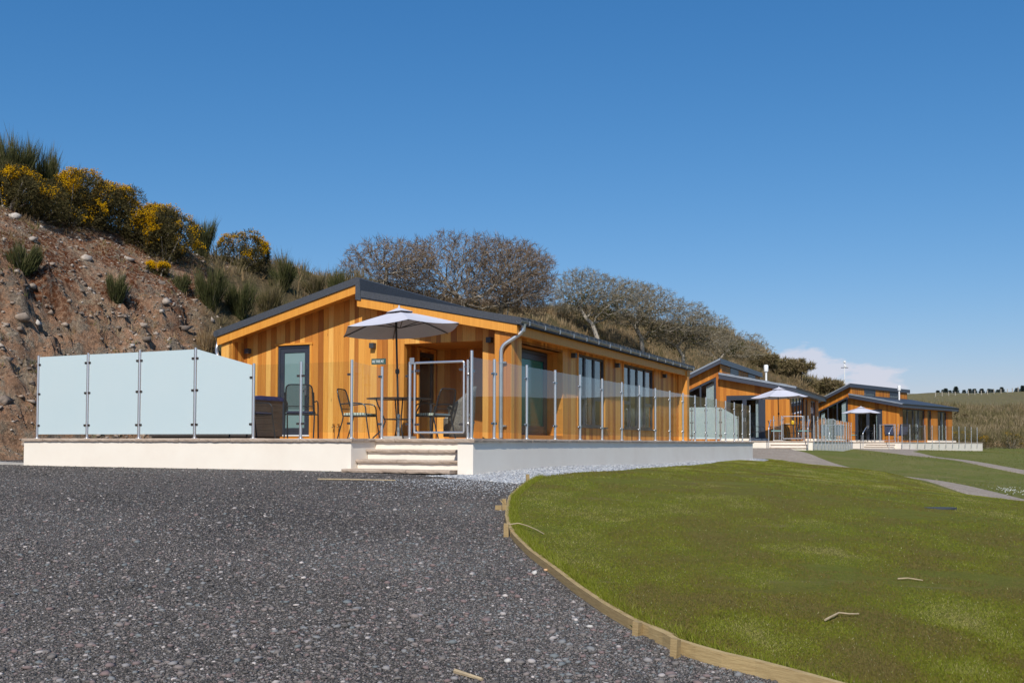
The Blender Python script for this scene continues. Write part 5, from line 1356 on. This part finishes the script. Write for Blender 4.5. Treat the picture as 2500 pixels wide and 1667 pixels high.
X, Y, s_, p_ = hill_pts(5200, 24, 100, 82, 150, lambda X, Y, s, p, r: (s > 1) & (s < 55) & (p[:, 1] > 30) & (r.random(len(X)) < (1-s/60)*sstep((fbm(X*.16, Y*.16, 0, 3, 19)-.40)/.1)), 58); Z = HS(X, Y)
r = np.random.default_rng(58); k = len(X); per = 42; I = np.repeat(np.arange(k), per); m = len(I); nd = unit(r.normal(size=(m, 3))); nd[:, 2] = np.abs(nd[:, 2]); sz = r.uniform(.35, 1.0, k)
P = np.c_[X[I], Y[I], Z[I]]+nd*(sz[I]*r.uniform(.5, 1, m))[:, None]*np.array([1.1, 1, .95]); hue = r.uniform(.1, .9, k)
V, F_, rr_ = blades(P, unit(nd+r.normal(0, .6, (m, 3))+np.array([0, 0, .5])), r.uniform(.25, .5, m), r.uniform(.05, .10, m), np.clip(hue[I]+r.normal(0, .15, m), 0, 1), 0, 58)
tag(npmesh('far_shrubs', V, F_, 'far_scrub_stem', rr_), 'rounded brown and olive shrubs massed on the far slope', 'scrub', kind='stuff')

def broom(label, x, y, w, h, n=2400, mat='broom_stem', seed=0, group='broom bushes on the bank', lean=0, width=.014, name='broom_bush', cat='bush'):
    z = HS1(x, y); r = np.random.default_rng(seed+100)
    t = thing(name, label, cat, loc=(x, y, z-.03), group=group)
    k = 26; ca = r.uniform(0, 2*np.pi, k); cq = np.sqrt(r.random(k)); cd = np.c_[np.cos(ca)*cq*w*.62/h, np.sin(ca)*cq*w*.62/h, np.ones(k)]; cl = r.uniform(.7, 1.08, k)*(1-.28*cq**2)
    I = r.integers(0, k, n); a = r.uniform(0, 2*np.pi, n)
    D = unit(cd[I]+np.c_[r.normal(0, .17, n)+lean, r.normal(0, .17, n), np.zeros(n)])
    st = r.random(n)**1.2*.72*cl[I]*h                       # twigs start all along the stems
    P0 = np.c_[np.cos(a), np.sin(a), np.zeros(n)]*.04
    P = P0+unit(cd[I])*st[:, None]+r.normal(0, .05, (n, 3))
    P[:, 2] = np.maximum(P[:, 2]-.12*np.hypot(P[:, 0], P[:, 1])**2, -.02*h+z*0)
    zl = np.array([HZ(x+px, y+py) for px, py in P[::40, :2]]).mean()
    D = unit(D+np.c_[np.zeros(n), np.zeros(n), np.full(n, .35)])
    V, F_, rr_ = blades(P, D, r.uniform(.22, .42, n)*h*cl[I], r.uniform(.6, 1.3, n)*width, np.clip(r.normal(.42, .22, n)+(cl[I]-.9), 0, 1), .05, seed)
    npmesh('foliage', V, F_, mat, rr_, t)
    m = MB()
    for i in range(k): m.tube([(0, 0, -.05), tuple(cd[i]/np.linalg.norm(cd[i])*h*.62*cl[i])], [.016, .004], 5, .4)
    m.build('stem', 'bark', t); return t
def gorse(label, x, y, w, h, fl=.5, seed=0, n=9000, dx=0, spike=.085, name='gorse_bush', group='gorse bushes in yellow flower', mat='gorse_leaf', sw=1):
    z = HS1(x, y); r = np.random.default_rng(seed+200)
    t = thing(name, label, 'bush', loc=(x, y, z-.05), group=group)
    k = max(9, int(12*w)); c = np.c_[r.uniform(-.5, .5, k)*w*.72, r.uniform(-.5, .5, k)*w*.5, r.uniform(.04, .72, k)*h]
    c[:, 2] += r.normal(0, .07, k)*h; rx_ = 1; c[:, 2] *= 1-.5*(np.abs(c[:, 0])/(w*.5))**2*.8
    rad = r.uniform(.20, .34, k)*min(w, h*1.3)*.72
    I = r.integers(0, k, n); nd = unit(r.normal(size=(n, 3))); P = c[I]+nd*(rad[I]*r.uniform(.72, 1.08, n))[:, None]
    dist = np.linalg.norm(P[:, None]-c[None], axis=2); out = (dist < rad[None]*.80).sum(1) == 0
    ok = (P[:, 2] > -.1) & (out | (r.random(n) < .25)); P, nd, I = P[ok], nd[ok], I[ok]; n = len(P)
    D = unit(nd*.8+r.normal(0, .45, (n, 3))+np.array([0, 0, .35]))
    V, F_, rr_ = blades(P, D, r.uniform(.6, 1.5, n)*spike, r.uniform(.018, .034, n)*sw, np.clip(r.normal(.45, .25, n), 0, 1), 0, seed)
    npmesh('foliage', V, F_, mat, rr_, t)
    pat = fbm(P[:, 0]*2.2+x, P[:, 1]*2.2+y, P[:, 2]*2.2, 3, seed)
    up = nd[:, 2]*.55+(P[:, 2]/h-.5)*1.1+nd[:, 0]*.12
    cand = np.where(up+ (pat-.5)*4.2 > 1.42-fl*.8)[0]
    if fl > 0 and len(cand):
        cand = np.repeat(cand, 4); m = len(cand); Q = P[cand]+nd[cand]*.045+r.normal(0, .035, (m, 3))
        V, F_, rr_ = stones(Q, r.uniform(.011, .021, m), r.random(m), OCT, OCTF, .9, .3, seed)
        npmesh('flowers', V, F_, 'gorse_flower', rr_, t)
    m = MB()
    for i in range(0, k, 2): m.tube([(c[i][0]*.2, c[i][1]*.2, -.1), tuple(c[i])], [.03, .012], 5, .4)
    m.build('stem', 'bark', t); return t
# broom behind the gorse on the skyline
broom('tall dark broom at the top left corner of the bank', -15.0, 29.6, 2.6, 2.5, 7000, seed=1)
broom('tall broom on the skyline behind the upper gorse', -14.6, 30.6, 2.3, 2.3, 6400, seed=2)
broom('broom leaning right behind the second gorse clump', -14.1, 31.6, 1.8, 1.8, 3000, seed=3, lean=.1)
broom('broom tips showing above the middle of the gorse band', -13.7, 32.6, 1.5, 1.5, 2600, seed=4, lean=.15)
gorse('gorse at the left picture edge, few flowers', -14.7, 28.6, 2.60, 1.48, .42, 1, 20400)
gorse('gorse clump second from the left on the skyline', -14.1, 29.3, 2.60, 1.60, .50, 2, 20400)
gorse('gorse in the upper left with flowers on its right', -13.6, 30.2, 2.46, 1.60, .55, 3, 20400)
gorse('broad gorse with the thickest yellow bloom', -13.15, 31.2, 2.87, 1.60, .68, 4, 25500)
gorse('gorse at the right half of the upper band, golden top', -12.55, 32.0, 2.87, 1.60, .66, 5, 25500)
gorse('gorse at the lower right end of the upper band', -11.95, 32.8, 2.05, 1.25, .50, 6, 15300)
gorse('round gorse on the slope below the band, yellow crown', -11.25, 32.0, 2.18, 1.79, .56, 7, 25500)
gorse('bright gorse on the skyline right of the broom', -9.95, 36.4, 1.90, 1.45, .72, 8, 18700)
gorse('tiny gorse sprig on the bank under the round gorse', -10.95, 30.7, .75, .45, .60, 9, 2600, spike=.06)
broom('large dark green broom standing alone on the skyline', -10.9, 34.8, 1.75, 1.72, 5200, seed=5)
broom('spiky broom at the left edge halfway down the bank', -12.7, 25.7, 1.5, 1.0, 3600, seed=6)
broom('small broom on the bare bank above the screen', -11.2, 28.0, 1.25, .95, 3200, seed=7)
broom('low broom beneath the round gorse', -10.3, 30.9, .95, .75, 1800, seed=8)
broom('wide broom left of the cabin roof peak, lowest one', -9.5, 31.3, 1.7, 1.55, 4200, seed=9)
broom('broom just above the cabin left eave', -8.8, 32.2, 1.7, 1.50, 4200, seed=10)
broom('brownish broom beside the left roof slope', -8.3, 33.9, 1.6, 1.45, 3600, 'scrub_stem', 11)
broom('broom on the skyline right of the bright gorse', -8.4, 36.4, 1.6, 1.45, 3600, seed=12)
broom('brown bush on the skyline left of the roof peak', -7.6, 38.0, 1.7, 1.25, 3200, 'scrub_stem', 13)
broom('olive bush on the skyline just above the roof peak', -6.9, 39.5, 1.7, 1.35, 3200, seed=14)
broom('brown bush between the roof peak and the first tree', -6.2, 41.0, 1.8, 1.45, 3200, 'scrub_stem', 15)
broom('pale straw coloured shrub low beside the left eave', -9.1, 29.7, 1.1, .9, 1500, 'dry_grass', 16)
# bushes along the far crest
for i, (x, y, w, h, m_, lab) in enumerate(((23.6,96.5,4.2,1.7,'far_scrub_stem','tawny bush on the crest behind the middle cabin flue'),(26.6,97.5,5.5,2.6,'far_scrub_stem','big olive gorse hump on the crest below the tv aerial'),(30.2,98.5,5.5,2.7,'far_scrub_stem','olive bush on the crest between aerial and weather mast'),(33.4,101,5,2.2,'far_scrub_stem','brown bush on the crest under the weather mast'),(37.2,104,5.5,2.3,'far_scrub_stem','olive bush on the crest left of the farthest cabin flue'),(41.5,108,5,2.4,'far_scrub_stem','brown bush on the crest behind the farthest cabin'),(45.8,112,3.2,3.0,'far_scrub_stem','upright ragged bush right of the farthest flue'),(50,118,3.8,2.3,'far_scrub_stem','round bush near the start of the field fence'),(55,124,3.4,2.0,'far_scrub_stem','last bush before the open field fence'))):
    gorse(lab, x, y, w*1.15, h*.46, 0, 20+i, 24000, spike=.34, name='crest_bush', group='bushes along the far crest', mat=m_, sw=3.0)
for i, (x, y, lab, w) in enumerate(((36.2, 80.6, 'gorse seen through the farthest balustrade glass, left', 2.2), (38.6, 81.8, 'gorse seen through the farthest balustrade glass, right', 1.8), (42.4, 84.6, 'bright yellow gorse right of the farthest terrace', 3.0), (47.2, 84.2, 'small gorse at the far right edge foot of slope', 1.6))):
    gorse(lab, x, y, w, 1.4, .55, 30+i, 3000, spike=.16)

# --- wind-bent bare trees grown by space colonisation
def grow(root, trunk, attr, di, dk, step, iters, seed):
    r = np.random.default_rng(seed)
    N = [np.array(root, float)]; par_ = [-1]
    for p in trunk: par_.append(len(N)-1); N.append(np.array(p, float))
    A = attr.copy(); nn = np.zeros(len(A), int); nd = np.full(len(A), 1e9)
    def upd(i0):
        nonlocal nn, nd
        for i in range(i0, len(N)):
            d = np.linalg.norm(A-N[i], axis=1); m = d < nd; nd[m] = d[m]; nn[m] = i
    upd(0)
    for _ in range(iters):
        act = nd < di
        if not act.any(): break
        ids = np.unique(nn[act]); i0 = len(N)
        for i in ids:
            v = A[act & (nn == i)]-N[i]; v = v/np.linalg.norm(v, axis=1)[:, None]; g = v.sum(0)/len(v)+r.normal(0, .32, 3)
            L = np.linalg.norm(g)
            if L < 1e-3: continue
            N.append(N[i]+g/L*step); par_.append(int(i))
        if len(N) == i0 or len(N) > 14000: break
        upd(i0); k = nd > dk; A, nn, nd = A[k], nn[k], nd[k]
        if len(A) == 0: break
    return np.array(N), np.array(par_)
def bare_tree(label, base, trunk, blobs, nattr, seed, rmax=.16, twigs=27, ivy=0, group='wind-bent bare trees on the bank', pale=.5, twl=.34, step=.17, tw='twig'):
    r = np.random.default_rng(seed); x, y = base; z = HS1(x, y)-.1
    t = thing('bare_tree', label, 'tree', loc=(x, y, z), group=group)
    pts = []
    for (cx_, cy_, cz_, rx, ry, rz, wgt) in blobs:
        m = int(nattr*wgt); p = unit(r.normal(size=(m, 3)))*(r.random(m)**.30)[:, None]*np.array([rx, ry, rz])+np.array([cx_-x, cy_-y, cz_-z])
        pts.append(p[p[:, 2] > (cz_-z)-rz*.62])
    A = np.concatenate(pts); A = A[A[:, 2] > .35]
    Nn, pr = grow((0, 0, 0), [tuple(np.array(q)-np.array([x, y, z])) for q in trunk], A, 2.2, .22, step, 110, seed)
    n = len(Nn); ch = np.zeros(n); area = np.full(n, .0035**2.1)
    for i in range(n-1, 0, -1): area[pr[i]] += area[i]; ch[pr[i]] += 1
    rad = np.minimum(area**(1/2.1), rmax)
    i = np.arange(1, n); a, b2 = Nn[pr[i]], Nn[i]; ra, rb = np.maximum(rad[i]*1.06, .004), rad[i]
    ra = np.minimum(rad[pr[i]], rad[i]*1.35)
    def frusta(a, b2, ra, rb, k):
        d = unit(b2-a); u = unit(np.cross(d, np.array([.31, .52, .79]))); w = np.cross(d, u); m = len(a); V = np.empty((m, 2*k, 3))
        for j in range(k):
            c, s = math.cos(2*math.pi*j/k), math.sin(2*math.pi*j/k); o = u*c+w*s; V[:, j] = a-d*.01+o*ra[:, None]; V[:, k+j] = b2+o*rb[:, None]
        f = np.array([(j, (j+1) % k, k+(j+1) % k, k+j) for j in range(k)]); return V.reshape(-1, 3), (f[None]+(np.arange(m)*2*k)[:, None, None]).reshape(-1, 4)
    th = rb > .030
    V, F_ = frusta(a[th], b2[th], ra[th], rb[th], 7); npmesh('trunk', V, F_, 'bark', np.full(len(V), pale), t, smooth=True)
    V, F_ = frusta(a[~th], b2[~th], ra[~th], np.maximum(rb[~th], .007), 4); npmesh('branches', V, F_, 'bark', np.full(len(V), pale*.8), t)
    tip = np.where(rad < .014)[0]; I = np.repeat(tip, twigs); m = len(I)
    d0 = unit(Nn[I]-Nn[pr[I]]); D = unit(d0*.9+r.normal(0, .75, (m, 3))+np.array([0, 0, .15]))
    V, F_, rr_ = blades(Nn[I]+r.normal(0, .03, (m, 3)), D, r.uniform(.35, 1.15, m)*twl, r.uniform(.011, .022, m), r.random(m), .16, seed)
    npmesh('twigs', V, F_, tw, rr_, t)
    if ivy:
        core = np.where((rad > .022))[0]; pick = r.choice(core, min(len(core), 50), replace=False); I = np.repeat(pick, ivy); m = len(I)
        P = Nn[I]+r.normal(0, 1, (m, 3))*np.array([.26, .26, .20])
        V, F_, rr_ = blades(P, unit(r.normal(size=(m, 3))), r.uniform(.06, .12, m), r.uniform(.05, .09, m), r.random(m), 0, seed)
        npmesh('ivy', V, F_, 'ivy_leaf', rr_, t)
    return t
bare_tree('largest domed bare tree on the skyline above the cabin roof', (-2.4, 45.5), [(-2.3,45.5,7.3),(-2.2,45.5,7.8),(-2.5,45.5,8.2)], [(-2.3,45.6,9.0,4.1,2.6,2.25,.62),(-4.6,45.4,8.4,2.3,2,1.55,.2),(.6,45.6,8.9,1.6,2,1.8,.2)], 4370, 1, .15, 7, pale=.28)
bare_tree('second trunk of the domed tree group, to its right', (-.6, 46.5), [(-.6,46.4,7.2),(-.5,46.4,7.8),(-.3,46.3,8.3)], [(-.25,46.4,9.2,2.3,2,1.95,.7),(.7,46.5,8.2,1.1,1.3,1.2,.2)], 2470, 2, .13, 7, pale=.28)
bare_tree('low spreading bare tree between the roof peak and the domed tree', (-5.6, 43.5), [(-5.6,43.5,8.5),(-5.5,43.5,8.9)], [(-5.4,43.6,9.25,2.3,1.6,1.25,.9)], 2090, 3, .09, 7, pale=.3)
bare_tree('thin pale trunked tree in the gap between the two tree groups', (-.3, 49.5), [(-.32,49.5,7.5),(-.2,49.5,8.1),(-.35,49.5,8.6)], [(-.4,49.5,8.6,1.1,1,.8,.4)], 300, 4, .12, 6, pale=1.0)
bare_tree('left tree of the windswept group, dense flat-topped crown with ivy', (5.2, 58.0), [(4.7,58.0,8.4),(4.3,58,8.8),(4.0,58,9.3)], [(4.2,58,10.1,2.1,1.8,1.65,.5),(6.3,58.4,9.75,2.3,1.7,1.55,.45)], 4200, 5, .20, 8, ivy=40, pale=.9, tw='twig_olive', twl=.30)
bare_tree('second windswept tree, long crown sloping down to the right', (8.2, 61.5), [(8.0,61.5,8.0),(7.6,61.4,8.7),(7.9,61.3,9.2)], [(8.0,61,9.75,2.5,1.8,1.65,.5),(10.2,61.2,9.0,2.3,1.7,1.45,.4)], 4200, 6, .20, 8, ivy=34, pale=.9, tw='twig_olive', twl=.30)
bare_tree('third windswept tree above the middle cabin, pale twisted limbs', (10.9, 62.8), [(10.8,62.8,7.0),(10.4,62.7,7.6),(10.9,62.5,8.1)], [(11.8,62.5,8.35,2.4,1.7,1.5,.7),(9.4,62,8.2,1.3,1.4,.9,.25)], 2470, 7, .18, 7, ivy=30, pale=1.0, tw='twig_olive', twl=.30)
bare_tree('last windswept tree at the right, sparse thin twigs', (13.2, 66.0), [(13.2,66,6.2),(13.6,66,6.9),(14.2,66,7.5)], [(15.0,66,7.8,2.2,1.3,1.2,.7),(13.4,66,7.7,1.2,1,.8,.25)], 1520, 8, .11, 7, ivy=25, pale=.8, tw='twig_olive', twl=.30)
# evergreen ivy shrub beside the cabin end
z = HS1(10.2, 60.2); iv = thing('ivy_shrub', 'dark green leafy ivy shrub between the nearest and middle cabins', 'shrub', loc=(10.2, 60.2, z))
r = np.random.default_rng(5); n = 6000; P = r.normal(0, 1, (n, 3))*np.array([.7, .5, .42])+np.array([0, 0, .5]); V, F_, rr_ = blades(P, unit(r.normal(size=(n, 3))), r.uniform(.07, .14, n), r.uniform(.06, .11, n), r.random(n), 0, 3)
npmesh('foliage', V, F_, 'ivy_leaf', rr_, iv); MB().tube([(0, 0, -.2), (.1, 0, .6)], .05, 6).build('stem', 'bark', iv)

# --- far field: fence and conifers
def conifer(x, y, top, w, i, lab):
    zb = float(HZ(x, y))-.3; h = top-zb; r = np.random.default_rng(i)
    t = thing('conifer', lab, 'tree', loc=(x, y, zb), group='dark conifers beyond the field fence')
    n = 2600; f = r.random(n)**.8; a = r.uniform(0, 2*np.pi, n); q = w*(1-f)**.8*r.uniform(.3, 1.08, n)*(1+.3*np.sin(f*40+i))
    P = np.c_[np.cos(a)*q, np.sin(a)*q, f*h*.98]
    D = unit(np.c_[np.cos(a), np.sin(a), r.uniform(-.3, .5, n)])
    V, F_, rr_ = blades(P, D, r.uniform(.25, .6, n), r.uniform(.16, .34, n), r.random(n), 0, i); npmesh('crown', V, F_, 'conifer_leaf', rr_, t)
    MB().tube([(0, 0, -.2), (0, 0, h*.9)], [.16, .03], 6, .3).build('trunk', 'bark', t)
cz = [(2291,953,.75),(2304,951,.6),(2310,948,.8),(2320,953,.6),(2335,943,1.0),(2355,952,.6),(2369,949,.7),(2380,949,.85),(2398,949,.95),(2416,949,.9),(2424,950,.7),(2438,951,.8),(2447,945,1.0),(2484,947,.75),(2498,941,.95)]
cw = ['first small conifer at the left end of the far row','slim conifer close left of the second fence post','broad conifer touching its slim neighbour near the second post','short conifer behind the third fence post','tall pointed conifer behind the fourth fence post','tiny lone conifer in the gap after the tall one','narrow conifer starting the middle cluster','wide low conifer in the middle cluster','rounded conifer right of the middle cluster','conifer of the pair left of the lowest fence post','slender conifer leaning on its pair','low conifer at the foot of the tallest one','tallest conifer of the right half','small conifer near the right end on the rise','conifer cut by the right picture edge']
for i, (px, py, w) in enumerate(cz):
    y = 292+6*math.sin(i*2.3); x = (px-1250)/2430.6*y
    conifer(x, y, EYE+(1080.5+.0025*(px-1250)-py)/2430.6*y, w*1.6, i, cw[i])
fz = [2285,2301,2317,2333,2365,2381,2397,2412,2428,2445,2461,2473,2487]
fp = []
for px in fz:
    y = 214.0; x = (px-1250)/2430.6*y; fp.append((x, y, HS1(x, y)))
fe = thing('field_fence', 'post and wire fence along the top of the green field', 'fence', loc=(fp[0][0], fp[0][1], fp[0][2]))
for i, (x, y, z) in enumerate(fp):
    h = .92+.12*math.sin(i*1.7); MB().box(-.065, .065, -.06, .06, -.3, h).build('post', 'post_wood', fe).location = (x-fp[0][0], y-fp[0][1], z-fp[0][2])
m = MB()
for hh in (.35, .75): m.tube([(x-fp[0][0], y-fp[0][1], z-fp[0][2]+hh) for x, y, z in fp], .012, 4)
m.build('wire', 'galv', fe)
# masts on the far crest
x, y = 28.2, 96.8; z = HS1(x, y); a = thing('tv_aerial', 'television aerial on a thin pole above the crest bushes', 'aerial', loc=(x, y, z))
hz = EYE+(1082.3-876)/2430.6*y-z
MB().tube([(0, 0, -.2), (0, 0, hz+.05)], .028, 6).build('pole', 'dark_metal', a)
m = MB().tube([(-.5, 0, hz), (.5, 0, hz)], .02, 5)
for k in range(9): m.tube([(-.45+k*.11, -.16, hz), (-.45+k*.11, .16, hz)], .012, 4)
m.tube([(.2, 0, hz-.12), (.2, 0, hz+.1)], .03, 4); m.build('antenna', 'dark_metal', a)
x, y = 33.8, 101.0; z = HS1(x, y); a = thing('weather_mast', 'white weather mast with small sensors behind the crest', 'mast', loc=(x, y, z))
hz = EYE+(1082.5-886)/2430.6*y-z
MB().tube([(0, 0, -.2), (0, 0, hz)], .045, 8).build('pole', 'white_paint', a)
MB().lathe([(0, hz+.0), (.14, hz+.04), (.14, hz+.22), (0, hz+.26)], 10).lathe([(0, hz-.42), (.13, hz-.40), (.13, hz-.25), (0, hz-.22)], 10, (.05, 0)).build('sensor', 'white_paint', a)
MB().box(-.36, .36, -.03, .03, hz-.50, hz-.44).build('crossbar', 'dark_metal', a)
